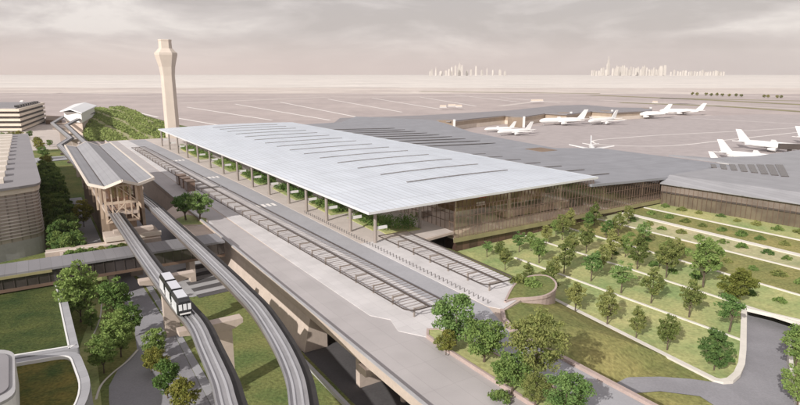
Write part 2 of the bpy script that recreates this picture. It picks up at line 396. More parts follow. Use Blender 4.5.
ribbon(g, smooth([at(800, 127.5, 0)[:], at(720, 132, 0)[:], at(660, 135, 0)[:], at(612, 138.5, 0)[:], at(596, 140, 0)[:], at(593, 142, 0)[:], at(603, 144.5, 0)[:], at(640, 146, 0)[:], at(680, 145, 0)[:], at(730, 139.5, 0)[:], at(800, 132, 0)[:]]), 2.2, -0.15)
ribbon(g, [at(690, 118, 0), at(800, 124, 0)], 2.5, -0.15)
struct('apron_marking', g, M['paint'], 'curved white guide line painted on the apron')

def sheet_px(name, pts, z, m, label):
    return struct(name, MB().sheet(PXS(pts, z)), m, label)
def sheet_ba(name, pts, z, m, label):
    return struct(name, MB().sheet([W(b, a, z) for b, a in pts]), m, label)
sheet_ba('lawn', [(-90, 20), (46, 20), (46, 600), (-90, 600)], 0.0, M['lawn'], 'rough lawn beneath the guideways')
sheet_px('road', [(120, 262), (142.5, 286), (172, 330), (199, 383), (222, 425), (112, 425), (109, 400), (109, 386), (118, 369), (137, 349), (135, 334), (130, 315), (118, 290), (104, 268)], 0.02, M['asphalt'], 'grey lower street curving beside the green roofed building')
sheet_px('sidewalk', [(144.5, 284), (151, 284), (170, 315), (213, 388), (236, 428), (224, 428), (201, 386), (174, 333)], 0.12, M['sidewalk'], 'narrow grey sidewalk along the lower street')
sheet_px('cross_street', [(130, 272), (196, 250), (250, 262), (262, 285), (228, 290), (192, 297), (166, 297), (150, 284)], 0.05, M['concrete_grey'], 'pale paved cross street beneath the guideways')
g = MB()
for k in range(5):
    y = 266 + k * 6.2
    g.sheet(PXS([(176 + k * 5, y + 4), (232 + k * 4, y - 8), (236 + k * 4, y - 5), (179 + k * 5, y + 7)], 0.08))
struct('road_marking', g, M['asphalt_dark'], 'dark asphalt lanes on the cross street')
g = MB(); pts = smooth([at(x, y, 0)[:] for x, y in ((96, 275), (98, 300), (97, 318), (91, 335), (87, 352), (90, 375), (93, 420))])
ribbon(g, pts, 3.2, 0.03)
struct('path', g, M['lawn_pale'], 'pale winding path through the left lawn')
g = MB()
ribbon(g, smooth([at(x, y, 0)[:] for x, y in ((99, 285), (101.5, 305), (99, 322), (92, 338))]), 0.35, 0.14)
ribbon(g, smooth([at(x, y, 0)[:] for x, y in ((138, 350), (128, 361), (112, 374), (101, 386), (96, 400))]), 0.45, 0.14)
struct('kerb', g, M['kerb'], 'thin pale kerbs edging the left lawn')
# lower road beneath the viaduct and the kerb wall beside it
sheet_ba('underpass_road', [(46, 20), (110, 20), (110, 114), (46, 114)], 0.03, M['asphalt_dark'], 'asphalt under the viaduct, coloured dark like its shade')  # shade below the deck is put into this dark asphalt colour
sheet_ba('service_road', [(30, 196), (48, 196), (48, 600), (30, 600)], 0.05, M['asphalt'], 'grey lower road beside the station')
g = MB().box(43.9, 44.6, 30, 170, -0.1, 0.9)
tag(g.build('kerb_wall', M['concrete_grey']), 'low grey kerb wall at the foot of the viaduct abutment', 'low wall')

# ------------------------------------------------------------------ viaduct
vi = thing('viaduct', 'long concrete roadway viaduct running from the front to the tower', 'viaduct', W(70, 200, 0))
d = MB()
NEAR = 18
d.prism([W(b, a)[:2] for b, a in ((48.4, NEAR), (80.2, NEAR), (80.2, 62), (80.4, 84), (86, 91), (101.5, 96), (104, 148), (117.8, 150.6), (117.8, 480), (94, 515), (48.4, 515))], 8.2, DECK)
d.v = [v for v in d.v]
d.build('deck', M['concrete'], vi)
aw = MB(); P = [W(b, a, z) for a in (113, 515) for b, z in ((46.2, -0.2), (52, -0.2), (52, 8.19), (47.92, 8.19))]
aw.add(P, [(0, 1, 2, 3), (7, 6, 5, 4), (0, 3, 7, 4), (1, 0, 4, 5), (2, 1, 5, 6), (3, 2, 6, 7)]); aw.build('abutment_wall', M['concrete'], vi)
MB().box(60, 79, 104, 106, -0.2, 8.19).build('back_wall', M['concrete'], vi)
MB().box(47.8, 48.38, NEAR, 515, 8.1, DECK + 0.9).build('parapet', M['concrete'], vi)
MB().box(47.8, 48.48, NEAR, 515, DECK + 0.902, DECK + 1.05).build('coping', M['concrete_grey'], vi)
pw_ = MB(); b0, a0 = ba(360, 388, 0); b1, a1 = ba(398, 377, 0)
pw_.box(b0, b0 + 9, a0, a0 + 1.6, -0.1, 8.19); pw_.build('pier_wall', M['concrete'], vi)
MB().box(47.2, 49.6, a0 - 7.0, a0 - 4.0, 6.4, 7.88).build('pier_cap', M['concrete'], vi)
bc, ac = ba(404, 398, 0.5)
MB().tube([W(bc, ac, -0.1), W(bc, ac, 8.19)], [0.75, 0.75], 14).build('column', M['concrete'], vi, smooth=False)
for a in (60, 40): MB().tube([W(bc + 1, a, -0.1), W(bc + 1, a, 8.19)], [0.75, 0.75], 14).build('column', M['concrete'], vi)
sheet_ba('carriageway', [(48.4, NEAR), (63.2, NEAR), (63.2, 91), (61, 95.0), (62, 101), (59.5, 106), (58, 160), (57, 250), (56.8, 330), (56.6, 513), (48.4, 513)], DECK + 0.006, M['road_beige'], 'pale outer carriageway on the viaduct')
sheet_ba('carriageway', [(66.5, 100.5), (70, 88), (70, NEAR), (79.5, NEAR), (79.5, 82), (84.4, 94), (84.4, 150), (83.4, 260), (80, 400), (77, 512), (60, 512), (62, 400), (65.2, 300), (66.5, 250), (66.5, 160)], DECK + 0.008, M['road_grey'], 'grey inner carriageway between the two canopies')
g = MB()
def slab_ba(mb, pts, z0, z1): mb.prism([W(b, a)[:2] for b, a in pts], z0, z1)
slab_ba(g, [(58.9, 105), (61.6, 100.6), (60.0, 95.0), (63.4, 89.3), (70, 90), (74.5, 98), (75.4, 103), (74.4, 150), (72.6, 250), (70, 330), (67, 420), (64, 513), (56.7, 513), (57, 330), (57.6, 250), (58.2, 160)], DECK, DECK + 0.15)
struct('pavement', g, M['pavement'], 'pale kerbed pavement island under the long canopy')
g = MB()
slab_ba(g, [(84.6, 95), (86.5, 91.6), (101.4, 97), (103.9, 148.7), (103.9, 155), (84.0, 155)], DECK, DECK + 0.151)
struct('pavement', g, M['pavement'], 'pale pavement lined with bollards under the short canopy')
g = MB()
slab_ba(g, [(84.0, 155.01), (104, 155.01), (104, 149), (117.8, 150.9), (117.8, 478), (93, 512), (77.4, 512), (80.2, 400), (83.6, 260)], DECK, DECK + 0.15)
struct('pavement', g, M['pavement_warm'], 'warm pale pavement along the terminal front under the roof')
g = MB()
for a in (222, 300, 372):
    bb = 74 - (a - 160) * 0.022
    for k in range(4): g.sheet([W(bb + 1.2 + k * 2.1, a, DECK + 0.016), W(bb + 2.5 + k * 2.1, a, DECK + 0.016), W(bb + 2.5 + k * 2.1, a + 5, DECK + 0.016), W(bb + 1.2 + k * 2.1, a + 5, DECK + 0.016)])
struct('crosswalk', g, M['paint'], 'white zebra crossings on the inner carriageway')
sheet_px('plaza', [(172, 222), (195, 212), (214, 224), (200, 226)], DECK + 0.01, M['pavement'], 'pale triangular plaza beside the outer carriageway')
# far end of the road beyond the station
sheet_ba('approach_road', [(-40, 470), (150, 515), (150, 528), (-40, 500)], 0.4, M['road_grey'], 'grey cross road in front of the green hill')
sheet_ba('approach_road', [(-60, 560), (30, 560), (60, 800), (-60, 900)], 0.1, M['pavement_warm'], 'pale forecourt in front of the far station')

# planters on the deck
def planter(name, label, outline, z, h, wall_m, soil_m, w=0.5):
    t = thing(name, label, 'planter', Vector((outline[0][0], outline[0][1], z)))
    c = Vector((sum(p[0] for p in outline) / len(outline), sum(p[1] for p in outline) / len(outline), 0))
    MB().prism(outline, z + 0.003, z + h - 0.12).build('soil_bed', soil_m, t)
    mb = MB(); path = [Vector((p[0], p[1], z)) for p in outline] + [Vector((outline[0][0], outline[0][1], z))]
    mb.sweep(path, [(-w / 2, 0.002), (-w / 2, h), (w / 2, h), (w / 2, 0.002)])
    mb.build('planter_wall', wall_m, t)
    return t
isl = [W(b, a)[:2] for b, a in ((63.6, 20), (63.4, 60), (63.2, 84), (63.4, 89), (65, 91.2), (67, 90), (69.2, 84), (70, 70), (70, 20))]
planter('road_planter', 'long pinkish walled planter island with trees between the carriageways', isl, DECK, 0.8, M['pink'], M['lawn_pale'])
w = MB(); w.sweep([W(79.8, 18, 5), W(79.9, 60, 5), W(80.0, 80, 5), W(82.5, 87, 5), W(85.6, 91.0, 5)], [(-0.45, 0), (-0.45, DECK - 4.35), (0.45, DECK - 4.35), (0.45, 0)])
tag(w.build('retaining_wall', M['pink']), 'pinkish wall along the outside of the inner carriageway above the lawn', 'retaining wall')
loopp = [(p_[0], p_[1]) for p_ in smooth([at(*q, DECK)[:2] for q in ((505, 303), (515, 300), (532, 299), (546, 296.5), (555, 290.5), (555, 283), (546, 277), (530, 277.5), (517, 284), (511, 291), (505, 303))], 3)[:-1]]
ep = planter('end_planter', 'rounded pinkish planter past the end of the short canopy', loopp, DECK - 0.25, 0.75, M['pink'], M['lawn'], 0.5)
ebm = MB(); ebm.prism(loopp, 1.0, DECK - 0.248); ebm.build('planter_base', M['pink'], ep)
# ------------------------------------------------------------------ canopies on the pavement
def canopy(name, label, pl, pr, a0, a1, step, drift0, drift1):
    """pl, pr: left and right b at the near end; drift gives their shift at the far end"""
    z = DECK + 2.35
    t = thing(name, label, 'canopy', W((pl + pr) / 2, (a0 + a1) / 2, DECK))
    L_ = lambda a: pl + (drift0) * (a - a0) / (a1 - a0)
    R_ = lambda a: pr + (drift1) * (a - a0) / (a1 - a0)
    fr = MB()
    r = 2.6
    near = []
    for k in range(7):
        an = math.pi / 2 * k / 6
        near.append((pl + r - r * math.cos(an) if False else pl + r * (1 - math.sin(an)), a0 + r * (1 - math.cos(an))))
    near = near[::-1]
    # outline: left side, rounded near end, right side
    outl = [(L_(a1), a1)] + [(pl, a0 + r)] + [(pl + r * (1 - math.cos(t_)), a0 + r * (1 - math.sin(t_))) for t_ in [math.pi / 2 * k / 6 for k in range(1, 7)]]
    outl += [(pr - r * (1 - math.sin(t_)), a0 + r * (1 - math.cos(t_))) for t_ in [math.pi / 2 * k / 6 for k in range(0, 6)]] + [(pr, a0 + r), (R_(a1), a1), (L_(a1), a1)]
    fr.sweep([W(b, a, z) for b, a in outl], [(-0.09, -0.13), (-0.09, 0.13), (0.09, 0.13), (0.09, -0.13)])
    fr.build('frame', M['dark_metal'], t)
    sp = MB(); sp.bar(W(pl * .45 + pr * .55, a0 + 0.1, z + 0.02), W(L_(a1) * .45 + R_(a1) * .55, a1, z + 0.02), 0.27, 0.34); sp.build('spine_beam', M['dark_metal'], t)
    sl = MB(); a = a0 + r; 
    while a < a1:
        sl.bar(W(L_(a) + 0.1, a, z - 0.02), W(R_(a) - 0.1, a, z - 0.02), 0.085, 0.06); a += step
    sl.build('slats', M['bronze'], t)
    a = a0 + 1.4
    while a < a1:
        bm_ = L_(a) * .76 + R_(a) * .24
        p = MB(); p.box(bm_ - 0.17, bm_ + 0.17, a - 0.17, a + 0.17, DECK + 0.15, z - 0.05); p.bar(W(bm_, a, z - 0.3), W(L_(a) * .45 + R_(a) * .55, a, z - 0.3), 0.25, 0.3)
        p.build('post', M['column'], t); a += 8.6
    return t
nl = ba(402, 309, 12); nr = ba(438, 297, 12)
canopy('walkway_canopy', 'very long slatted brown canopy on the middle pavement island', 64.4, 74.6, 97.6, 262, 1.55, -5.2, -4.2)
canopy('walkway_canopy', 'far section of slatted brown canopy beside the brown kiosk', 59.2, 70.4, 264, 440, 2.1, -2.2, -4.6)
canopy('walkway_canopy', 'short slatted brown canopy beside the bollards and glass corner', 89.0, 98.9, 100.6, 153, 1.55, 0.3, 0.9)

# brown lift kiosk
k = thing('lift_kiosk', 'brown glazed kiosk standing among the far canopies', 'kiosk', W(58.5, 276, DECK))
for i, a in enumerate((270, 279, 288)):
    MB().box(56.6, 60.2, a, a + 5.6, DECK + 0.15, DECK + 4.6).build('glazed_shaft', M['glass_brown'], k)
    MB().box(56.3, 60.5, a - 0.3, a + 5.9, DECK + 4.6, DECK + 4.9).build('cap', M['bronze'], k)

# bollards
def bollard_mesh():
    m = MB(); m.tube([(0, 0, 0), (0, 0, 0.95), (0, 0, 1.05)], [0.13, 0.13, 0.07], 8); return m
b_src = bollard_mesh().build('bollard', M['column_dark'])
spots = [(85.7 + (a - 96) * -0.003, a) for a in [96.0 + 1.75 * i for i in range(62)]]
for i, (b, a) in enumerate(spots):
    o = b_src if i == 0 else b_src.copy()
    if i: COL.objects.link(o)
    o.location = W(b, a, DECK + 0.15); o['_o'] = list(o.location)
    tag(o, 'short dark bollard along the kerb, %s from the rounded planter end' % ordinal(i), 'bollard', 'row of bollards along the inner kerb')

# ------------------------------------------------------------------ terminal
tm = thing('terminal_building', 'large airport terminal with pale blue vaulted roof and glass walls', 'terminal', W(140, 300, DECK))
RB0, RB1, RA0, RA1 = 82.3, 190.5, 146.8, 470.0
def roof_z(b, a):
    t = (b - RB0) / (RB1 - RB0)
    v = math.sin(math.pi * min(1, max(0, t))) ** 0.9
    ta = (a - RA0) / (RA1 - RA0)
    return 21.2 + 0.9 * v * min(1, ta * 9 + 0.15) + 0.35 * math.sin(ta * 9.0) * v - 0.5 * ta
def roof_b(t, a):
    sh = -2.2 * max(0, (a - RA0) / (RA1 - RA0) - 0.35)
    return RB0 + sh * (1 - t) + (RB1 - RB0) * t
rf = MB(); NB, NA = 28, 60
vs = []; fs = []
for j in range(NA + 1):
    a = RA0 + (RA1 - RA0) * j / NA
    for i in range(NB + 1):
        t = i / NB; bb = RB0 + (RB1 - RB0) * t
        vs.append(W(roof_b(t, a), a + (3.2 * t), roof_z(bb, a)))
for j in range(NA):
    for i in range(NB):
        q = j * (NB + 1) + i; fs.append((q, q + 1, q + NB + 2, q + NB + 1))
rf.add(vs, fs); roofo = rf.build('canopy_roof', M['roof_white'], tm, smooth=True)
un_ = MB(); un_.add([v - Vector((0, 0, 0.75)) for v in vs], [f[::-1] for f in fs]); un_.build('roof_soffit', M['roof_under'], tm, smooth=True)
ed = MB()
rim = [vs[i] for i in range(NB + 1)] + [vs[j * (NB + 1) + NB] for j in range(1, NA + 1)] + [vs[NA * (NB + 1) + i] for i in range(NB - 1, -1, -1)] + [vs[j * (NB + 1)] for j in range(NA - 1, -1, -1)]
ed.sweep(rim, [(-0.02, -0.78), (-0.02, 0.04), (0.1, 0.04), (-0.015, -0.78)]); ed.build('roof_edge', M['roof_edge'], tm)
for i in range(15):
    a = 176.5 + i * 19.3
    if a > 455: break
    s_ = MB(); n = 8; b_s, b_e = 116.2, 168.0
    P = []
    for j in range(n + 1):
        bb = b_s + (b_e - b_s) * j / n
        P.append((bb, a + 3.2 * (bb - RB0) / (RB1 - RB0)))
    for (p, q) in zip(P[:-1], P[1:]):
        s_.bar(W(p[0], p[1], roof_z(p[0], p[1]) + 0.12), W(q[0], q[1], roof_z(q[0], q[1]) + 0.12), 0.9, 0.25)
    s_.build('roof_slot', M['slit'], tm)
# columns with blade signs
ca = [153.4, 169.7, 187.4, 204.7, 221.9, 243.5, 264.5, 285.6, 309, 333, 358, 383, 407, 431, 455]
for a in ca:
    b = 88.4 - (a - 153) * 0.0275
    c = MB(); c.tube([W(b, a, DECK + 0.15), W(b, a, roof_z(b, a) - 0.6)], [0.62, 0.5], 10); co = c.build('column', M['column'], tm)
    MB().box(b + 0.6, b + 4.4, a - 0.15, a + 0.15, DECK + 4.4, DECK + 5.4).build('sign_blade', M['white'], co)
c = MB().tube([W(110.5, 160.5, 3), W(110.5, 160.5, 20.4)], [0.6, 0.5], 10).build('column', M['column'], tm)
for a in (190, 225, 260, 300, 340, 380, 420): MB().tube([W(106, a, DECK), W(106, a, 20.3)], [0.55, 0.5], 10).build('column', M['column'], tm)
# floor slabs and glass
GA = 150.5
MB().box(118.4, 250.5, GA + 0.5, 320, 6.0, 7.2).build('floor_slab', M['interior'], tm)
MB().box(118.0, 251.0, GA - 0.06, GA + 0.42, 5.0, 6.6).build('spandrel', M['olive'], tm)
gz = MB()
def roof_under(b):
    if b < 190: return roof_z(b, RA0 + 2) - 0.75
    return 18.0 - (b - 190) / 60 * 2.6
n = 40
gl = MB()
for i in range(n):
    x0 = 118.0 + 72.4 * i / n; x1 = 118.0 + 72.4 * (i + 1) / n
    gl.add([W(x0, GA + 0.15, 6.6), W(x1, GA + 0.15, 6.6), W(x1, GA + 0.15, roof_under(x1)), W(x0, GA + 0.15, roof_under(x0))], [(0, 1, 2, 3)])
gl.add([W(190.4, GA + 0.15, 6.6), W(251, GA + 0.15, 6.6), W(251, GA + 0.15, roof_under(251)), W(190.4, GA + 0.15, 18)], [(0, 1, 2, 3)])
gw = gl.build('glass_wall', M['glass'], tm)
mu = MB(); x = 118.0
while x < 251.1:
    z1 = roof_under(min(x, 250.9)); mu.box(x - 0.05, x + 0.05, GA - 0.04, GA + 0.1, 5.0, z1); x += 1.72
for z in (10.2, 13.8, 17.4):
    mu.box(118, 251 if z < 15 else 196, GA - 0.1, GA + 0.05, z - 0.08, z + 0.08)
mu.build('mullions', M['bronze'], gw)
gl = MB(); gl.add([W(118.1, GA + 0.2, 6.6), W(118.1, 462, 9.3), W(118.1, 462, 20.3), W(118.1, GA + 0.2, 20.3)], [(0, 3, 2, 1)])
gw2 = gl.build('glass_wall', M['glass'], tm)
mu = MB(); a = GA + 0.2
while a < 462: mu.box(117.85, 118.02, a - 0.06, a + 0.06, 9.1, 20.2); a += 2.6
for z in (12, 15, 18.2): mu.box(117.86, 118.02, GA, 462, z - 0.08, z + 0.08)
mu.build('mullions', M['bronze'], gw2)
# rooms behind the glass
iw = MB().box(120, 248, 214, 215, 7.6, 15.1); iw.build('inner_wall', M['interior_wall'], tm)
mz = MB(); pts = []
for k_ in range(9): an = -math.pi / 2 + math.pi * k_ / 8; pts.append((172 + 5.5 * math.cos(an), 168.5 + 5.5 * math.sin(an)))
pts = [(128, 163)] + pts + [(128, 174)]
mz.prism([W(b, a)[:2] for b, a in pts], 12.2, 16.6); mz.build('mezzanine', M['mezz'], tm)
mz = MB().prism([W(b, a)[:2] for b, a in [(150, 160), (186, 160), (186, 168), (150, 168)]], 7.6, 10.2); mz.build('check_in_hall', M['interior_wall'], tm)
for b in (124, 150, 178, 205, 232): MB().tube([W(b, 158, 7.6), W(b, 158, 17.5 if b < 190 else 14.8)], [0.5, 0.45], 10).build('inner_column', M['trim'], tm)
for i in range(11):
    b = 122 + i * 11.5
    MB().box(b, b + 6, 178 + (i % 3) * 6, 180 + (i % 3) * 6, 7.6, 9.4).build('counter', M['trim'] if i % 2 else M['column'], tm)
MB().box(138, 142, 162.7, 163.0, 13.2, 14.6).build('wall_sign', M['white'], tm)
MB().box(133, 137, 156, 156.3, 18.0, 19.4).build('hanging_panel', M['red'], tm)
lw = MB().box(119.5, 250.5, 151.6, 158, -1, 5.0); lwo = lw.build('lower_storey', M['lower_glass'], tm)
# grey main roof, stepping down behind the pale one
def mr_z(b): return 18.6 - max(0, (b - 190)) / 60 * 2.4 if b < 250 else 16.2
mrp = [(190.5, GA - 1.0), (251.5, GA - 1.0), (300, GA - 1.0), (300, 236), (276, 252), (286, 310), (296, 358), (330, 440), (341, 479), (300, 560), (250, 500), (190.5, 470)]
mrf = MB()
def mr_piece(poly):
    tops = [W(b, a, mr_z(b)) for b, a in poly]; lows = [p - Vector((0, 0, 1.0)) for p in tops]; n = len(poly)
    mrf.add(tops, [list(range(n))]); mrf.add(tops + lows, [(i, n + i, n + (i + 1) % n, (i + 1) % n) for i in range(n)]); mrf.add(lows, [list(range(n))[::-1]])
mr_piece([(186.5, GA - 1.0), (250.5, GA - 1.0), (250.5, 500), (186.5, 470)])
mr_piece([(250.5, GA - 1.0), (300, GA - 1.0), (300, 236), (276, 252), (286, 310), (296, 358), (330, 440), (341, 479), (300, 560), (250.5, 500)])
mro = mrf.build('main_roof', M['roof_grey'], tm)
for i in range(7):                                        # slots beside the pale roof
    s_ = MB(); a = 166 + i * 13.5
    s_.bar(W(194 , a, mr_z(194) + 0.06), W(219 - i * 0.6, a + 1, mr_z(219) + 0.06), 1.0, 0.3); s_.build('roof_slot', M['dark_panel'], mro)
for i in range(9):
    s_ = MB(); a = 290 + i * 16
    s_.bar(W(196, a, mr_z(196) + 0.06), W(262, a + 2, mr_z(262) + 0.06), 1.3, 0.3); s_.build('roof_slot', M['dark_panel'], mro)
dr = MB(); c0 = ba(530, 148, 16.6); c1 = ba(558, 147, 16.6)
for k_ in range(9):
    u_ = k_ / 8; bb = 256 + 12 * u_
    dr.bar(W(bb, 243, mr_z(bb) + 0.1), W(bb + 1, 258, mr_z(bb) + 0.1), 0.9, 0.25)
dr.build('slatted_opening', M['brown_wall'], mro)
MB().box(252, 272, 160, 230, 0, 14.5).build('rear_wall', M['brown_wall'], tm)
MB().box(210, 272, 262, 470, 0, 14.5).build('rear_wall', M['brown_wall'], tm)

# wing on the right
wg = thing('terminal_wing', 'long grey roofed gate wing with striped glass front facing the garden', 'terminal wing', W(300, 60, 5))
def line_ba(p, q, z):
    return ba(*p, z), ba(*q, z)
(wb0, wa0), (wb1, wa1) = line_ba((675, 204), (797.5, 225), 5.8)
def wing_pt(px, off=0.0):                                 # along the front, a from wa0 downwards
    return (wb0 + (wb1 - wb0) * (wa0 - px) / (wa0 - wa1) + off, px)
A_END = -30
def wstrip(off0, z0, off1, z1, a_s=None, a_e=A_END):
    a_s = a_s or (GA + 0.3)
    p, q = wing_pt(a_s), wing_pt(a_e)
    m = MB(); m.add([W(p[0] + off0, p[1], z0), W(q[0] + off0, q[1], z0), W(q[0] + off1, q[1], z1), W(p[0] + off1, p[1], z1)], [(0, 1, 2, 3)]); return m
def wbox_(off0, off1, z0, z1):
    p, q = wing_pt(GA - 0.2), wing_pt(A_END)
    m = MB(); m.prism([W(p[0] + off0, p[1])[:2], W(q[0] + off0, q[1])[:2], W(q[0] + off1, q[1])[:2], W(p[0] + off1, p[1])[:2]], z0, z1); return m
wbox_(0.6, 30, 2, 10.0).build('lower_glazing', M['wing_low'], wg)
wbox_(0.1, 30, 10.0, 10.7).build('floor_edge', M['dark_metal'], wg)
ug = wbox_(0.0, 30, 10.7, 14.4); ugo = ug.build('upper_glazing', M['glass_wing'], wg)
m_ = MB(); a = GA - 1
while a > A_END:
    b, _ = wing_pt(a); m_.box(b - 0.1, b + 0.1, a - 0.07, a + 0.07, 5.0, 14.4); a -= 1.9
m_.build('mullions', M['bronze'], ugo)
ap = MB(); p, q = wing_pt(GA - 0.4), wing_pt(A_END)
ap.add([W(p[0] - 1.6, p[1], 14.4), W(q[0] - 1.6, q[1], 14.4), W(q[0] + 4.99, q[1], 17.45), W(p[0] + 4.99, p[1], 17.45), W(p[0] - 1.6, p[1], 14.0), W(q[0] - 1.6, q[1], 14.0), W(q[0] + 5, q[1], 14.0), W(p[0] + 5, p[1], 14.0)],
       [(0, 1, 2, 3), (0, 4, 5, 1), (7, 6, 5, 4), (0, 3, 7, 4)]); ap.build('eaves_roof', M['roof_grey2'], wg)
def wr_z(b): return 17.4
back = [ba(600, 151, 17.4), ba(640, 156.5, 17.4), ba(712, 158, 17.4), ba(757, 156, 17.4), ba(800, 150, 17.4), ba(860, 140, 17.4)]
wr = [(p[0] + 5, p[1]), (q[0] + 5, q[1]), (440, A_END)] + back[::-1][0:4] + [(300.2, 190), (300.2, GA - 0.4)]
m_ = MB(); m_.prism([W(b, a)[:2] for b, a in wr], 16.62, 17.5); wro = m_.build('wing_roof', M['roof_grey2'], wg)
p8 = [((714, 175), (727, 171.5)), ((724, 176), (737, 172)), ((733, 177), (746, 172.4)), ((741.5, 178), (755, 172.6)), ((750, 179), (763, 172.6)), ((759, 180), (771, 172.6)), ((769, 180.5), (779, 172.8)), ((778, 181), (786, 173))]
for i in range(8):                                        # fan of roof lights growing towards the right
    x0 = 711.5 + i * 9.2; x1 = x0 + 5.5 + i * 0.35
    yt = 164.2 + i * 0.05; yb = 167.4 + i * 1.25; dx = i * 0.75
    s_ = MB(); P = [at(x0 + dx, yb + 0.2, 17.62), at(x1 + dx, yb + 0.6, 17.62), at(x1 - 1.0, yt + 0.4, 17.62), at(x0 - 1.0, yt, 17.62)]
    s_.prism([p_[:2] for p_ in P], 17.5, 17.75); s_.build('roof_light', M['dark_panel'], wro)
m_ = MB(); m_.prism([W(b, a)[:2] for b, a in ((262, A_END), (420, A_END), (back[4][0] - 12, back[4][1] - 4), (300, 150), (262, 150))], 0, 16.62); m_.build('wall', M['brown_wall'], wg)

# ------------------------------------------------------------------ far concourse
cc = thing('concourse', 'long low tan concourse with grey roof reaching across the apron', 'concourse', at(520, 122, 0))
fr = [(330, 126), (420, 120.5), (450, 121.5), (473, 118.5), (505, 115.5), (522, 117), (545, 113.5), (567, 114.5), (592, 111.3), (612, 112.5), (652, 110.5)]
bk = [(652, 108), (614, 107.5), (585, 104.8), (556, 105.6), (509, 110.5), (420, 115.5), (340, 118)]
zc = 10.5
m_ = MB(); pts = [at(*q_, zc)[:2] for q_ in fr + bk]
m_.prism(pts, zc - 0.8, zc); m_.build('roof', M['roof_plain'], cc)
ins = []
for q_ in fr: v_ = at(*q_, zc); ins.append((v_ + Vector((0.5, 3.0, 0)))[:2])
for q_ in bk: v_ = at(*q_, zc); ins.append((v_ + Vector((-1, -4.0, 0)))[:2])
m_ = MB(); m_.prism(ins, -0.3, 4.4); m_.build('base_wall', M['cream'], cc)
m_ = MB(); m_.prism(ins, 4.4, 8.4); m_.build('glazed_band', M['conc_glass'], cc)
m_ = MB(); m_.prism(ins, 8.4, zc - 0.8); m_.build('upper_band', M['cream'], cc)
for (x_, y_, w_) in ((453, 131, 17), (522.5, 127.3, 15), (569.5, 121.4, 13), (610.5, 119, 10), (649, 115.6, 6)):
    p_ = at(x_, y_, 0)
    gb = MB(); gb.wbox(p_ + Vector((-w_ * 0.45, 8, -0.3)), w_, 14, 11.2, 0.15); gb.build('gate_block', M['conc_block'], cc)
    gf = MB(); gf.wbox(p_ + Vector((1.0, -1, -0.3)), 2.2, 2.4, 13.0, 0.15); gf.build('gate_fin', M['white'], cc)

# ------------------------------------------------------------------ control tower
tb = at(173.2, 138.5, 0)
tw = thing('control_tower', 'tall pale concrete control tower with flared head behind the terminal', 'control tower', tb)
def ring(w_, d_, z, ch=0.22):
    x, y = w_ * 0.465, d_ * 0.465; k_ = min(x, y) * ch * 2
    pts = [(x, -y + k_), (x, y - k_), (x - k_, y), (-x + k_, y), (-x, y - k_), (-x, -y + k_), (-x + k_, -y), (x - k_, -y)]
    rot = Matrix.Rotation(0.35, 2)
    return [Vector((tb.x, tb.y, 0)) + Vector((*(rot @ Vector(p_)), z)) for p_ in pts]
def loft(rings):
    m = MB(); n = len(rings[0]); vs = [v for r in rings for v in r]; fs = [list(range(n))[::-1], [(len(rings) - 1) * n + k_ for k_ in range(n)]]
    for i in range(len(rings) - 1):
        for k_ in range(n): fs.append((i * n + k_, i * n + (k_ + 1) % n, (i + 1) * n + (k_ + 1) % n, (i + 1) * n + k_))
    m.add(vs, fs); return m
loft([ring(14.2, 14.2, -0.3), ring(13.6, 13.6, 60), ring(15.5, 15.5, 68), ring(21.5, 21.5, 79), ring(21.5, 21.5, 81.0)]).build('shaft', M['tower'], tw)
loft([ring(20.5, 20.5, 81.0), ring(13.0, 13.0, 85.0)]).build('cab_base', M['tower'], tw)
loft([ring(12.6, 12.6, 85.0), ring(12.2, 12.2, 92.0)]).build('cab', M['tower'], tw)
loft([ring(12.9, 12.9, 92.0), ring(12.9, 12.9, 93.0)]).build('cab_roof', M['cream'], tw)
# ------------------------------------------------------------------ guideways
GZ = 17.0
def guideway(label, pts, nsm):
    pts = smooth(pts[:nsm], 5)[:-1] + pts[nsm - 1:]
    path = [W(b, a, GZ) for b, a in pts]
    t = thing('guideway', label, 'guideway', path[0], 'monorail guideways')
    MB().sweep(path, [(-1.0, -1.7), (-1.4, -0.2), (-1.15, -0.02), (1.15, -0.02), (1.4, -0.2), (1.0, -1.7)]).build('girder', M['side'], t)
    MB().sweep(path, [(1.42, -0.5), (1.42, -0.12), (2.75, -0.12), (2.75, -0.5)]).build('walkway', M['walkway'], t)
    MB().sweep(path, [(-1.16, -0.01), (-1.16, 0.05), (1.16, 0.05), (1.16, -0.01)]).build('running_surface', M['beam'], t)
    for s_ in (-1.28, 1.28):
        MB().sweep(path, [(s_ - 0.13, -0.3), (s_ - 0.13, 0.36), (s_ + 0.13, 0.36), (s_ + 0.13, -0.3)]).build('side_kerb', M['beam_side'] if s_ > 9 else M['beam'], t)
    for s_ in (-0.55, 0.55): MB().sweep(path, [(s_ - 0.17, 0.051), (s_ - 0.17, 0.2), (s_ + 0.17, 0.2), (s_ + 0.17, 0.051)]).build('guide_rail', M['rail'], t)
    return t
guideway('left guideway beam carrying the small white train into the station',
         [ba(x, y, GZ + .1) for x, y in ((240, 450), (226, 402), (220, 380), (206, 348), (195, 324), (176, 301), (147, 262), (122.5, 226))] + [(19.0, 252), (17, 330), (14.6, 400), (13.3, 430), (22.0, 473), (16.1, 628), (30.7, 727)], 9)
guideway('right guideway beam without a train passing beside the road viaduct',
         [ba(x, y, GZ + .1) for x, y in ((304, 455), (299, 404), (294.5, 378), (284, 352), (271, 329), (256, 307), (240, 290), (222, 272), (172, 224.5), (142, 198))] + [(25.6, 262), (26.5, 340), (28.5, 427), (25.9, 597), (48, 715), (64.7, 784)], 11)
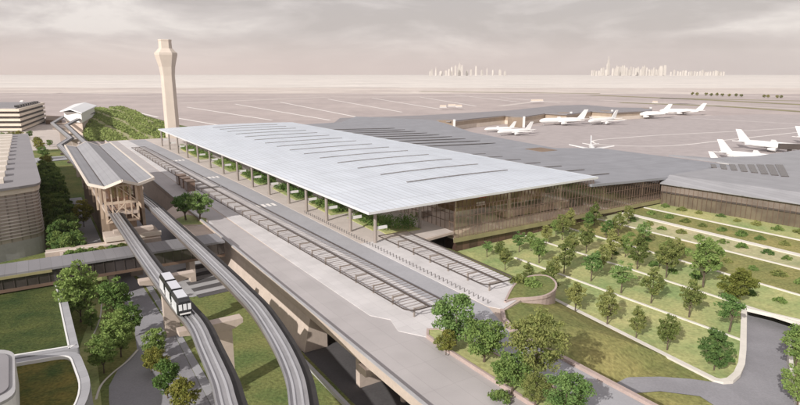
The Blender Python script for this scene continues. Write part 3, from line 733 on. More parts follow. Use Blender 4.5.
def pier(label, a, bcol, b0, b1, w=3.4, d=2.2, zt=15.2):
    t = thing('guideway_pier', label, 'pier', W(bcol, a, 0), 'concrete guideway piers')
    MB().box(bcol - w / 2, bcol + w / 2, a - d / 2, a + d / 2, -0.1, zt - 1.6).build('column', M['concrete'], t)
    m = MB(); L_, Rr = b0, b1
    P = []
    for s_ in (-1, 1):
        aa = a + s_ * (d / 2 + 0.1)
        P += [W(L_, aa, zt), W(Rr, aa, zt), W(Rr, aa, zt - 0.9), W(bcol + w / 2 + 0.3, aa, zt - 1.8), W(bcol - w / 2 - 0.3, aa, zt - 1.8), W(L_, aa, zt - 0.9)]
    m.add(P, [(5, 4, 3, 2, 1, 0), (6, 7, 8, 9, 10, 11)] + [(i, (i + 1) % 6, 6 + (i + 1) % 6, 6 + i) for i in range(6)])
    m.build('crossbeam', M['concrete'], t)
pier('tan concrete pier nearest the front, below the bending right guideway', 106.5, 26.6, 18.5, 30.5)
pier('tan concrete pier just behind the small white train', 139, 23.0, 16.6, 29.0)
pier('tan concrete pier in front of the station gable', 190, 22.5, 17.2, 28.5)
for i, (a, b0, b1) in enumerate(((360, 14, 29), (400, 12.5, 30), (440, 13, 31), (480, 20, 30), (530, 18, 29), (590, 15, 28), (650, 18, 38))):
    pier('small tan guideway pier beyond the station, %s counting from it' % ordinal(i), a, (b0 + b1) / 2, b0, b1)

# train
tr = thing('monorail_train', 'short white three car train with black nose on the left guideway', 'train', W(20.3, 110, GZ))
def car(a0, a1, nose):
    z0, z1 = GZ + 0.5, GZ + 3.6; bc_ = 20.3; hw = 1.32
    prof = [(-hw, z0), (-hw, z0 + 2.3), (-hw + 0.35, z1), (hw - 0.35, z1), (hw, z0 + 2.3), (hw, z0)]
    m = MB(); secs = [(a0, 1, 0), (a1, 1, 0)] if not nose else [(a0, 0.86, 0.5), (a0 + 0.9, 1, 0), (a1, 1, 0)]
    vs = []
    for (a, k_, dz) in secs:
        for (x, z) in prof: vs.append(W(bc_ + x * k_, a, z - (dz if z > z0 + 0.1 else 0)))
    n = 6; fs = [list(range(n)), [(len(secs) - 1) * n + i for i in range(n)][::-1]]
    for i in range(len(secs) - 1):
        for k_ in range(n): fs.append((i * n + (k_ + 1) % n, i * n + k_, (i + 1) * n + k_, (i + 1) * n + (k_ + 1) % n))
    m.add(vs, fs); c = m.build('car', M['black'], tr)
    rp_ = MB(); rp_.box(bc_ - hw + 0.42, bc_ + hw - 0.42, a0 + (1.25 if nose else 0.25), a1 - 0.25, z1 + 0.003, z1 + 0.07); rp_.build('roof_panel', M['train_roof'], c)
    for s_ in (-1, 1):
        w_ = MB(); w_.box(bc_ + s_ * (hw + 0.0) - 0.03, bc_ + s_ * hw + 0.03, a0 + 1.1, a1 - 0.6, z0 + 1.0, z0 + 2.2); w_.build('window_band', M['glass_dark'], c)
        w_ = MB(); w_.box(bc_ + s_ * hw - 0.035, bc_ + s_ * hw + 0.035, a0 + (1.0 if nose else 0.2), a1 - 0.2, z0 + 0.05, z0 + 0.95); w_.build('side_panel', M['white'], c)
        for f_ in (0.27, 0.52, 0.77):
            dd = MB(); am = a0 + (a1 - a0) * f_; dd.box(bc_ + s_ * hw - 0.05, bc_ + s_ * hw + 0.05, am - 0.6, am + 0.6, z0 + 0.15, z0 + 2.25); dd.build('door', M['door_and_glare'], c)
    u = MB().box(bc_ - 1.0, bc_ + 1.0, a0 + 0.6, a1 - 0.4, GZ + 0.2, z0); u.build('bogie', M['black'], c)
    if nose:
        f_ = MB(); f_.add([W(bc_ - 1.28, a0 - 0.04, z0 + 0.1), W(bc_ + 1.28, a0 - 0.04, z0 + 0.1), W(bc_ + 1.28, a0 - 0.04, z0 + 1.9), W(bc_ + 0.95, a0 - 0.04, z1 - 0.45), W(bc_ - 0.95, a0 - 0.04, z1 - 0.45), W(bc_ - 1.28, a0 - 0.04, z0 + 1.9),
                          W(bc_ - 1.28, a0 + 0.3, z0 + 0.1), W(bc_ + 1.28, a0 + 0.3, z0 + 0.1), W(bc_ + 1.28, a0 + 0.3, z0 + 1.9), W(bc_ + 0.95, a0 + 0.3, z1 - 0.4), W(bc_ - 0.95, a0 + 0.3, z1 - 0.4), W(bc_ - 1.28, a0 + 0.3, z0 + 1.9)],
               [(0, 1, 2, 3, 4, 5), (0, 6, 7, 1), (1, 7, 8, 2), (2, 8, 9, 3), (3, 9, 10, 4), (4, 10, 11, 5), (5, 11, 6, 0)]); nm = f_.build('nose', M['black'], c)
        # visor over the end of the roof
        v = MB(); v.add([W(bc_ - 1.0, a0 - 0.05, z1 - 0.42), W(bc_ + 1.0, a0 - 0.05, z1 - 0.42), W(bc_ + 1.12, a0 + 1.1, z1 + 0.03), W(bc_ - 1.12, a0 + 1.1, z1 + 0.03)], [(0, 1, 2, 3)]); v.build('visor', M['black'], c)
        for x in (-0.82, 0, 0.82):
            p_ = MB(); p_.box(bc_ + x - 0.3, bc_ + x + 0.3, a0 - 0.09, a0 - 0.045, z0 + 1.0, z0 + 2.2); p_.build('windscreen', M['door_and_glare'], c)  # panes coloured white to stand for reflections in the glass
        p_ = MB(); p_.box(bc_ - 1.0, bc_ + 1.0, a0 - 0.1, a0 - 0.045, z0 + 0.15, z0 + 0.45); p_.build('bumper', M['white'], c)
L0 = 107.3
car(L0, L0 + 5.8, True); car(L0 + 6.5, L0 + 11.8, False); car(L0 + 12.5, L0 + 17.8, False)
for a in (L0 + 5.8, L0 + 11.8): MB().box(19.15, 21.45, a, a + 0.7, GZ + 0.6, GZ + 3.3).build('gangway', M['black'], tr)

# ------------------------------------------------------------------ station
st = thing('station', 'guideway station with folded grey roof, cream trim and timber gable', 'station', W(22, 200, 8))
prf = []
for (x, y, z) in ((88, 183.5, 28.2), (104.5, 187, 27.0), (121.6, 180, 29.4), (138, 183.6, 27.0), (153.8, 177.5, 28.2)):
    prf.append((*ba(x, y, z), z))
bs = [p_[0] for p_ in prf]; zs = [p_[2] for p_ in prf]; anear = [p_[1] for p_ in prf]
AF = 322.0
m_ = MB()
top = [W(b, a, z) for (b, a, z) in prf] + [W(b - (0.4 if i == 0 else 0), AF, z) for i, (b, a, z) in enumerate(prf)]
low = [v - Vector((0, 0, 0.7)) for v in top]
m_.add(top, [(i, i + 1, 6 + i, 5 + i) for i in range(4)]); sro = m_.build('roof', M['roof_grey2'], st)
m_ = MB(); m_.add(low, [(5 + i, 6 + i, i + 1, i) for i in range(4)]); m_.build('soffit', M['timber'], sro)
m_ = MB()
lo = [top[0], top[1], top[2], top[3], top[4], top[9], top[8], top[7], top[6], top[5], top[0]]
for p_, q_ in zip(lo[:-1], lo[1:]): m_.bar(p_ - Vector((0, 0, 0.3)), q_ - Vector((0, 0, 0.3)), 0.55, 0.85)
m_.build('fascia', M['trim'], sro)
for i in (1, 3):
    m_ = MB(); m_.bar(top[i] + Vector((0, 0, 0.02)), top[5 + i] + Vector((0, 0, 0.02)), 0.5, 0.12); m_.build('valley_gutter', M['dark_metal'], sro)
bl, br_ = bs[1] + 0.2, bs[3] - 0.1
MB().box(bl, br_, 206, 318, 16.2, 17.2).build('platform', M['concrete'], st)
MB().box(bl + 0.5, br_ - 0.5, 224, 318, 17.2, 25.5).build('waiting_room', M['glass_brown'], st)
MB().box(bl + 0.6, br_ - 0.6, 208, 318, -0.1, 16.2).build('undercroft', M['brown_wall'], st)
for s_, b in ((0, bl), (1, br_)):
    for a in (206.5, 222, 238, 254, 270, 286, 302, 317):
        MB().box(b - 0.35, b + 0.35, a - 0.35, a + 0.35, 13.6 if a < 210 else 12, zs[1] - 0.7).build('column', M['timber'], st)
m_ = MB(); w_ = br_ - bl
m_.bar(W(bl, 206.2, 20.4), W(br_, 206.2, 20.4), 0.5, 0.9); m_.bar(W(bl, 206.2, 14.2), W(br_, 206.2, 14.2), 0.5, 0.8); m_.bar(W(bl, 206.2, 26.0), W(br_, 206.2, 26.0), 0.4, 0.5)
for f_ in (0.2, 0.4, 0.6, 0.8): m_.bar(W(bl + w_ * f_, 206.1, 13.8), W(bl + w_ * f_, 206.1, 27.6), 0.35)
m_.bar(W(bl, 206.0, 14.2), W(bl + w_ * .6, 206.0, 20), 0.3); m_.bar(W(br_, 206.0, 14.2), W(bl + w_ * .4, 206.0, 19.9), 0.3); m_.bar(W(bl + w_ * .4, 206.0, 26), W(br_, 206.0, 20.5), 0.3)
m_.build('gable_frame', M['timber'], st)
MB().box(bs[4] - 3.2, bs[4] - 2.2, 214, 230, 9.5, zs[4] - 1.6).build('end_wall', M['timber'], st)
m_ = MB().box(bl + 0.4, br_ - 0.4, 207.2, 207.6, 13.8, 16); m_.build('gable_glazing', M['glass_brown'], st)
m_ = MB().box(bl + 0.4, br_ - 0.4, 209.2, 209.5, 17.2, 26); m_.build('gable_glazing', M['glass'], st)
# dark walkway and wall along the left side of the station
sheet_ba('walkway', [(9.8, 203.1), (17, 203.1), (17, 330), (9.8, 330)], 0.3, M['sidewalk'], 'grey walkway along the left side of the station')
tag(MB().box(9.2, 9.7, 203.1, 330, -0.1, 2.2).build('boundary_wall', M['dark_metal']), 'low dark wall between the hedge trees and the station walkway', 'wall')

# link bridge crossing under the guideways
lk = thing('link_bridge', 'low grey enclosed bridge crossing beneath both guideways', 'bridge', W(15, 176, 8))
LN, LF = 171.5, 181.0
MB().box(-45, 45.6, LN - 0.5, LF + 0.5, 11.5, 12.1).build('roof', seams('dark_seamed_roof', (0.20, 0.195, 0.205), None, 2.6, 0.1, 0.12, 0.75, 0.55, panelvar=0.1), lk)
MB().box(-45, 45.4, LN, LF, 8.0, 11.5).build('wall', M['glass_dark'], lk)
m_ = MB(); b = -45
while b < 45.5: m_.box(b - 0.08, b + 0.08, LN - 0.14, LN - 0.003, 8, 11.5); b += 2.6
m_.build('mullions', M['dark_metal'], lk)
MB().box(-45, 45.4, LN - 0.25, LF + 0.2, 7.2, 8.0).build('floor_beam', M['bronze'], lk)
for b in (-30, -8, 14, 36): MB().box(b - 0.8, b + 0.8, LN + 2, LF - 2, -0.1, 7.2).build('pier', M['concrete'], lk)
MB().box(-45, 0, LN - 0.75, LN - 0.51, 10.9, 11.6).build('gutter', M['olive'], lk)
# planters and tan edge beams behind the link bridge
pl = [W(b, a)[:2] for b, a in ((3, 184.5), (23, 184.5), (23, 193), (3, 193))]
planter('link_planter', 'rectangular tan planter of shrubs behind the link bridge roof', pl, 7.8, 2.2, M['concrete'], M['soil'], 0.9)
eb = thing('plaza_block', 'tan concrete block beneath the front of the station', 'concrete block', W(15, 198, 0))
MB().box(-1, 31, 194.2, 203, 0, 8.6).build('body', M['concrete'], eb); MB().box(-1.2, 31.2, 193.7, 194.19, 8.0, 10.0).build('parapet', M['concrete'], eb)
MB().box(-1.2, 31.2, 194.2, 195.0, 8.61, 10.0).build('coping', M['trim'], eb)
eb2 = thing('plaza_block', 'taller tan concrete block with pale top under the station gable', 'concrete block', W(22, 198, 0))
MB().box(15.5, 31.5, 196.5, 207, 8.61, 11.0).build('body', M['concrete'], eb2); MB().box(15.2, 31.8, 196.0, 196.49, 10.2, 11.6).build('parapet', M['trim'], eb2)
# planter beside the viaduct holding two round trees
pb = [at(x, y, DECK)[:2] for x, y in ((172, 221), (187, 215), (207, 219), (207, 225), (178, 226))]
MB_ = planter('plaza_planter', 'small grassed planter with two round trees beside the carriageway', pb, DECK - 0.4, 0.7, M['concrete'], M['lawn_pale'], 0.4)
slabm = MB(); slabm.prism([W(b, a)[:2] for b, a in ((38, 186), (48.3, 181.5), (48.3, 250), (41, 236))], 7.6, DECK - 0.02)
tag(slabm.build('plaza_slab', M['concrete']), 'raised concrete slab carrying the two round trees', 'slab')

# ------------------------------------------------------------------ far station, garage, left buildings
fs_ = thing('far_station', 'small white fronted station with pale pitched roof by the hill', 'station', W(45, 690, 0))
p0 = at(61, 119, 4); 
def fbox(pts, z0, z1): m = MB(); m.prism([at(x, y, z)[:2] for x, y, z in pts], z0, z1); return m
A_, B_, C_, D_ = at(63.5, 110.5, 24), at(81, 112, 24), at(94, 106, 24), at(75, 104.8, 24)
wl = MB().prism([A_[:2], B_[:2], C_[:2], D_[:2]], 13.0, 23.0); wl.build('wall', M['white'], fs_)
cq = (A_ + B_ + C_ + D_) / 4
MB().prism([(cq + (v - cq) * 0.93)[:2] for v in (A_, B_, C_, D_)], -0.2, 13.0).build('base_wall', M['concrete'], fs_)
m_ = MB(); ov = 3.0; cen = (A_ + B_ + C_ + D_) / 4
q4 = [cen + (v - cen) * 1.22 for v in (A_, B_, C_, D_)]
mid1 = (q4[0] + q4[1]) / 2 + Vector((0, 0, 3)); mid2 = (q4[2] + q4[3]) / 2 + Vector((0, 0, 3))
e = [v + Vector((0, 0, 0)) for v in q4]
m_.add([e[0], mid1, mid2, e[3], e[1], e[2]] + [v - Vector((0, 0, 1.0)) for v in (e[0], mid1, mid2, e[3], e[1], e[2])],
       [(0, 1, 2, 3), (1, 4, 5, 2), (6, 9, 8, 7), (7, 8, 11, 10), (0, 6, 7, 1), (1, 7, 10, 4), (4, 10, 11, 5), (5, 11, 8, 2), (2, 8, 9, 3), (3, 9, 6, 0)])
m_.build('roof', M['roof_edge'], fs_)
for x in (85, 88.5): MB().wbox(at(x, 127, 0), 3.0, 3.0, 22).build('brown_pillar', M['brown_wall'], fs_)
MB().wbox(at(86, 117, 8), 14, 8, 14, 0.4).build('side_wall', M['concrete'], fs_)

gr = thing('parking_garage', 'cream striped multi storey parking garage behind the round building', 'parking garage', W(-20, 760, 0))
ga, gb_ = at(22, 132, 0), at(-60, 134, 0); gc = at(47, 121.5, 0)
bv = (gb_ - ga); bl_len = 130; lv = Vector((-1, -0.03, 0)).normalized(); rv = (gc - ga).normalized(); rl = (gc - ga).length
P4 = [ga, ga + lv * bl_len, ga + lv * bl_len + rv * rl, ga + rv * rl]
cen = sum(P4, Vector()) / 4
core = [cen + (v - cen) * 0.965 for v in P4]
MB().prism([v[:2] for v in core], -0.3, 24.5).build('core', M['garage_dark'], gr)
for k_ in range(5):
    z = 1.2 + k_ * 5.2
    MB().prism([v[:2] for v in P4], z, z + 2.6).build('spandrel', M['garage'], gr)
MB().prism([v[:2] for v in [cen + (v - cen) * 0.93 for v in P4]], 24.5, 25.6).build('roof_deck', M['roof_plain'], gr)
for k_ in range(9):
    p_ = ga + rv * (rl * (0.12 + 0.085 * k_)) + lv * 5
    MB().wbox(p_ + Vector((0, 0, 25.6)), 5, 4.5, 2.2, 0.3).build('roof_vent', M['black'], gr)
sh = MB(); sh.prism([at(x, y, 0)[:2] for x, y in ((46, 124), (62, 124.5), (62, 120), (47, 119))], -0.2, 5); 
tag(sh.build('service_shed', M['brown_wall']), 'low brown shed between the garage and the far station', 'shed')

rb = thing('round_building', 'big grey roofed building with curved pale screen front at far left', 'building', W(-10, 300, 0))
ZR = 25.0
c_n = [(-26, 222), (-18, 224), (-11.3, 226.7), (-6, 228.6), (-1.4, 231), (0.0, 233.5), (0.4, 238.8)]
foot = c_n + [(-2.6, 430), (-3.4, 431.5), (-60, 440), (-60, 215), (-40, 219)]
m_ = MB(); m_.prism([W(b, a)[:2] for b, a in foot], ZR - 0.8, ZR); rro = m_.build('roof', M['roof_plain'], rb)
ins = [(b - 0.5 if b > -30 else b, a + 0.8 if a < 300 else a - 1) for b, a in foot]
m_ = MB(); m_.prism([W(b, a)[:2] for b, a in ins], 22.4, ZR - 0.8); m_.build('cornice', M['trim'], rb)
drum = [(b - 1.2 if b > -30 else b, a + 1.4 if a < 300 else a - 2) for b, a in foot]
drum = smooth([(b, a) for b, a in drum[:7]], 3) + drum[7:]
m_ = MB(); m_.prism([W(b, a)[:2] for b, a in drum], 6, 22.4); m_.build('screen_wall', M['brick'], rb)
m_ = MB()
for z in [7.5 + 1.15 * i for i in range(13)]:
    m_.sweep([W(b + 0.12, a - 0.14, z) for b, a in drum[:19]], [(-0.02, -0.18), (-0.02, 0.18), (0.22, 0.18), (0.22, -0.18)])
m_.build('screen_louvres', mat('pale_terracotta_louvre', (0.44, 0.405, 0.385), 0.6, var=0.1, scale=0.3), rb)
m_ = MB(); m_.prism([W(b, a)[:2] for b, a in drum], -0.2, 6); m_.build('base_wall', M['concrete_grey'], rb)
for i in range(12):
    a = 238 + i * 16
    MB().box(-18, -10.5, a, a + 5, ZR, ZR + 1.6).build('roof_monitor', M['trim'], rro)

# green roofed building, bottom left
def rounded(pts, r, n=5):
    out = []; m = len(pts)
    for i in range(m):
        p0 = Vector(pts[i - 1]); p1 = Vector(pts[i]); p2 = Vector(pts[(i + 1) % m])
        d0 = (p0 - p1).normalized(); d2 = (p2 - p1).normalized(); rr = min(r[i], (p0 - p1).length * .45, (p2 - p1).length * .45)
        s0 = p1 + d0 * rr; s2 = p1 + d2 * rr
        for k_ in range(n + 1):
            t = k_ / n; out.append(tuple((1 - t) ** 2 * s0 + 2 * t * (1 - t) * p1 + t * t * s2))
    return out
def green_block(label, outline, z, top_m, h=1.0, w=1.6, loc=None):
    t = thing('green_roof_building', label, 'building', Vector((outline[0][0], outline[0][1], 0)))
    MB().prism(outline, -0.2, z).build('wall', M['concrete_grey'], t)
    n = len(outline)
    area = sum(outline[i][0] * outline[(i + 1) % n][1] - outline[(i + 1) % n][0] * outline[i][1] for i in range(n))
    if area < 0: outline = outline[::-1]
    path = [Vector((p_[0], p_[1], z)) for p_ in outline]; path.append(path[0])
    MB().sweep(path, [(-0.05, 0.005), (-0.05, h), (-w, h - 0.12), (-w, 0.005)]).build('parapet', M['sidewalk'], t)
    MB().sweep(path, [(-w - 0.004, 0.005), (-w - 0.004, h - 0.02), (-w - 0.3, h - 0.02), (-w - 0.3, 0.005)]).build('inner_coping', M['white'], t)
    cen = Vector((sum(p_[0] for p_ in outline) / n, sum(p_[1] for p_ in outline) / n))
    MB().prism([tuple(cen + (Vector(p_) - cen) * 0.99) for p_ in outline], z - 0.2, z + 0.3).build('planted_roof', top_m, t)
    return t
Z1 = 6.5
g1 = rounded([at(62, 279, Z1)[:2], at(80, 352, Z1)[:2], at(-40, 372, Z1)[:2], at(-110, 300, Z1)[:2]], [5, .5, .5, .5])
green_block('low building with dark green planted roof and rounded grey parapet', g1, Z1, M['roof_green'])
g2 = rounded([at(79, 353.5, Z1)[:2], at(95, 393, Z1)[:2], at(70, 440, Z1)[:2], at(-20, 440, Z1)[:2], at(-20, 370, Z1)[:2]], [4, 7, 6, .5, .5])
green_block('smaller rounded block with golden planted roof in the front corner', g2, Z1 + 0.05, M['roof_sedum'])
g3 = rounded([at(15, 352, 12)[:2], at(16, 400, 12)[:2], at(-40, 420, 12)[:2], at(-40, 352, 12)[:2]], [3, 3, .5, .5])
t3 = thing('stair_tower', 'pale rounded stair tower cut by the left edge of the photo', 'tower block', Vector((*g3[0], 0)))
MB().prism(g3, -0.2, 12).build('wall', M['white'], t3); MB().prism([tuple(Vector(p_) * 1.0) for p_ in g3], 12.0, 12.5).build('roof', M['concrete_grey'], t3)
cen = Vector((sum(p_[0] for p_ in g3) / len(g3), sum(p_[1] for p_ in g3) / len(g3)))
MB().prism([tuple(cen + (Vector(p_) - cen) * 0.8) for p_ in g3], 12.5, 12.8).build('roof_inset', M['roof_plain'], t3)

# ------------------------------------------------------------------ garden on the right
gd = MB()
g_out = [(108, 30), (151.8, 30)]
def gz(b, a, dz=0): return W(b, a, zg(b) + dz)
def gpoly(pts, dz=0): return [gz(b, a, dz) for b, a in pts]
# strips between the kerb lines, cut by the sunken driveway
ROWB = [109.0, 127.2, 148.6, 171.6, 193.0, 209.5, 226.5, 246.0]
rowpx = [((515, 280), (715, 380)), ((512, 257), (743, 341)), ((547, 243), (798, 323)), ((574, 230), (798, 295)), ((605, 221), (798, 269)), ((640, 217), (798, 255)), ((655, 210), (798, 240))]
rows = []
for p_, q_ in rowpx:
    g0 = garden_pt(*p_); g1_ = garden_pt(*q_)
    rows.append((g0[0], g0[1], g1_[0], g1_[1]))
def rb_at(i, a):
    b0, a0, b1, a1 = rows[i]; return b0 + (b1 - b0) * (a0 - a) / (a0 - a1)
AT = 151.4
gm = MB()
mats_g = [M['lawn'], M['lawn_pale'], M['lawn_far'], M['lawn_dry']]
dcorner = garden_pt(743, 341); dc2 = garden_pt(744, 308); dnear = garden_pt(738, 374)
def strip(i, j, a0, a1, mi):
    gm.m = mi; n = 6
    for k_ in range(n):
        s0 = a0 + (a1 - a0) * k_ / n; s1 = a0 + (a1 - a0) * (k_ + 1) / n
        L0_, L1_ = (rb_at(i, s0), rb_at(i, s1)); R0_, R1_ = (rb_at(j, s0), rb_at(j, s1)) if j < 7 else (252 + (AT - s0) * 0.2 * 0 + 0, 252)
        gm.add([gz(L0_, s0), gz(L1_, s1), gz(R1_, s1), gz(R0_, s0)], [(0, 3, 2, 1)] if a0 > a1 else [(0, 1, 2, 3)])
A_CUT = dc2[1]
strip(0, 1, AT, dcorner[1] + 0.2, 1); strip(1, 2, AT, A_CUT + 0.2, 1)
gm.m = 1
gm.add([gz(rb_at(1, A_CUT + .2), A_CUT + .2), gz(rb_at(1, dcorner[1]), dcorner[1]), gz(dcorner[0] + 1, dcorner[1] + .5), gz(dc2[0], dc2[1] + .2)], [(0, 1, 2, 3)])
gm.add([gz(rb_at(0, dcorner[1] + .2), dcorner[1] + .2), gz(rb_at(0, 54.5), 54.5), gz(garden_pt(722, 381)[0], garden_pt(722, 381)[1]), gz(garden_pt(730, 379.5)[0], garden_pt(730, 379.5)[1]), gz(dnear[0], dnear[1]), gz(garden_pt(741.5, 364)[0], garden_pt(741.5, 364)[1]), gz(dcorner[0], dcorner[1] + .2)], [(0, 1, 2, 3, 4, 5, 6)])
strip(2, 3, AT, 20, 1); strip(3, 4, AT, 10, 3); strip(4, 5, AT, 0, 2); strip(5, 6, AT, 0, 3); strip(6, 7, AT, 0, 1)
gm.v = gm.v
lo_ = gm.build('garden_lawn', mats_g); lo_['kind'] = 'structure'; tag(lo_, 'pale striped garden lawn between the terminal and the driveway', 'lawn', None, 'structure')
km = MB()
def kstrip(pts, w, h=0.28):
    km.sweep([gz(b, a) for b, a in pts], [(-w / 2, -0.5), (-w / 2, h), (w / 2, h), (w / 2, -0.5)])
kw = [1.3, 0.7, 0.7, 0.8, 0.8, 2.6, 1.0]
dend = garden_pt(742, 360)
cor = [garden_pt(*q_) for q_ in ((715, 380), (722, 381.5), (730, 380), (737, 374), (741.5, 364), (743, 350), (743.5, 330), (744, 308))]
kstrip([(rows[0][0], rows[0][1])] + [(c_[0], c_[1]) for c_ in cor], kw[0])
for i in range(1, 7):
    a_end = {1: dcorner[1]}.get(i, 5)
    kstrip([(rb_at(i, AT - 1 - (16 if i == 1 else 0)), AT - 1 - (16 if i == 1 else 0)), (rb_at(i, a_end), a_end)], kw[i])
km.m = 0
struct('garden_kerb', km, M['kerb'], 'pale kerb strips running in rows across the garden')
# sunken driveway and the tunnel under the garden
dv = MB()
dl = [(744, 308), (743.5, 330), (742, 360), (735, 377), (722, 383)]
L_ = [garden_pt(*q_) for q_ in dl]
zl = [-1.0, -0.6, 0.2, 0.7, 1.0]
Rp = [garden_pt(*q_) for q_ in ((798, 323), (788, 352), (790, 380), (796, 405), (800, 440))]
left = [W(L_[i][0], L_[i][1], zl[i]) for i in range(5)]; right = [W(Rp[i][0] + (1 if i else 0), Rp[i][1], [-1.0, -0.6, -0.1, 0.3, 0.6][i]) for i in range(5)]
for i in range(4): dv.add([left[i], left[i + 1], right[i + 1], right[i]], [(0, 1, 2, 3)])
inL = W(L_[0][0] + 24, L_[0][1] + 4, -1.35); inR = W(Rp[0][0] + 24, Rp[0][1] + 2, -1.35)
dv.add([inL, left[0], right[0], inR], [(0, 1, 2, 3)])
# branch running back to the left along the lawn
br = [(722, 383, 1.02), (690, 378.6, 1.2), (660, 376.5, 1.3), (630, 377, 1.4), (606, 381, 1.5)]; br2 = [(800, 440, 0.6), (745, 425, 0.8), (700, 396, 1.1), (660, 391, 1.3), (620, 394, 1.4)]
b1 = [at(x, y, z) for x, y, z in br]; b2 = [at(x, y, z) for x, y, z in br2]
for i in range(4): dv.add([b1[i], b1[i + 1], b2[i + 1], b2[i]], [(0, 1, 2, 3)])
bk_ = [(rb_at(0, 66.2), 66.2, 1.05), (rb_at(0, 54), 54, 0.95)]
gl_ = MB(); gp = [W(*q_) for q_ in bk_] + [v - Vector((0, 0, .06)) for v in b1]
gl_.add(gp, [list(range(len(gp)))]); struct('lawn', gl_, M['lawn_dry'], 'strip of rough lawn between the garden kerb and the driveway branch')
gl_ = MB(); gp = [Vector(v) - Vector((0, 0, 0.06)) for v in b2] + [W(86, 62, 1.4), W(86, 15, 1.0), W(112, 15, 0.5)]
gl_.add(gp, [list(range(len(gp)))]); struct('lawn', gl_, M['lawn_dry'], 'rough lawn in front of the driveway branch')
struct('driveway', dv, M['asphalt'], 'grey sunken driveway leading into the garden tunnel')
rw = MB()
rw.m = 0
def wall_between(p, q, zb0, zb1, zt0, zt1, th):
    d_ = (Vector(q) - Vector(p)); d_.z = 0; d_.normalize(); r_ = Vector((d_.y, -d_.x, 0)) * th
    p, q = Vector(p), Vector(q)
    rw.add([Vector((p.x, p.y, zb0)), Vector((q.x, q.y, zb1)), Vector((q.x, q.y, zt1)), Vector((p.x, p.y, zt0)), Vector((p.x + r_.x, p.y + r_.y, zb0)), Vector((q.x + r_.x, q.y + r_.y, zb1)), Vector((q.x + r_.x, q.y + r_.y, zt1)), Vector((p.x + r_.x, p.y + r_.y, zt0))],
           [(0, 1, 2, 3), (7, 6, 5, 4), (3, 2, 6, 7), (0, 4, 5, 1), (0, 3, 7, 4), (1, 5, 6, 2)])
tn = thing('tunnel_portal', 'dark tunnel mouth with pale coping where the driveway enters the garden', 'tunnel', W(dc2[0], dc2[1], 0))
for i in range(3): wall_between(left[i], left[i + 1], zl[i] - 1, zl[i + 1] - 1, zg(L_[i][0]) - 0.05, zg(L_[i + 1][0]) - 0.05, 0.3)
wall_between(inL, left[0], -2, -1.5, 1.9, 1.9, 0.3)
wall_between(inR, inL, -2, -2, 1.9, 1.9, 0.3)
rw.build('side_wall', M['concrete_grey'], tn)
lm = MB(); lp, lq = gz(dc2[0], dc2[1]), gz(Rp[0][0] + 2, Rp[0][1] - 1.5)
lm.bar(lp - Vector((0, 0, 0.1)), lq - Vector((0, 0, 0.1)), 0.9, 0.9); lm.build('coping', M['kerb'], tn)
# bed right of the driveway
rp = MB(); rpts = [Vector((v.x, v.y, zg(Rp[i][0]))) for i, v in enumerate(right)]
out_ = [p_ + Vector((60, -20, 0.2)) for p_ in rpts]
for i in range(4): rp.add([rpts[i], rpts[i + 1], out_[i + 1], out_[i]], [(0, 1, 2, 3)])
struct('lawn', rp, M['lawn_pale'], 'pale grass bed at the far right of the driveway')
km = MB(); km.sweep([p_ for p_ in rpts], [(-0.4, -3.5), (-0.4, 0.25), (0.4, 0.25), (0.4, -3.5)])
tag(km.build('driveway_wall', M['kerb']), 'pale retaining wall along the right edge of the driveway', 'retaining wall')
# sloping lawn between viaduct and garden
ls = MB()
up = [(80.6, 20), (80.6, 50), (80.8, 80), (84, 88), (90, 97), (100.5, 97.5), (103, 120), (104.5, 148)]
dn = [(86, 20), (87, 55), (89.5, 64.5), (rb_at(0, 66), 66), (rb_at(0, 100), 100), (rb_at(0, 112), 112), (rb_at(0, 125), 125), (rb_at(0, 153), 153)]
upz = [8.0, 8.4, 8.8, 8.8, 8.8, 8.7, 7.5, 5.5]
for i in range(7):
    n = 5
    for k_ in range(n):
        f0, f1 = k_ / n, (k_ + 1) / n
        def mixp(j, f): 
            b = up[j][0] + (dn[j][0] - up[j][0]) * f; a = up[j][1] + (dn[j][1] - up[j][1]) * f
            zb = zg(dn[j][0]) - 0.12 if j > 2 else 1.3; return W(b, a, upz[j] + (zb - upz[j]) * (f ** 2.0))
        ls.add([mixp(i, f0), mixp(i, f1), mixp(i + 1, f1), mixp(i + 1, f0)], [(0, 1, 2, 3)])
struct('lawn', ls, M['lawn_dry'], 'rough sloping lawn beside the inner carriageway')

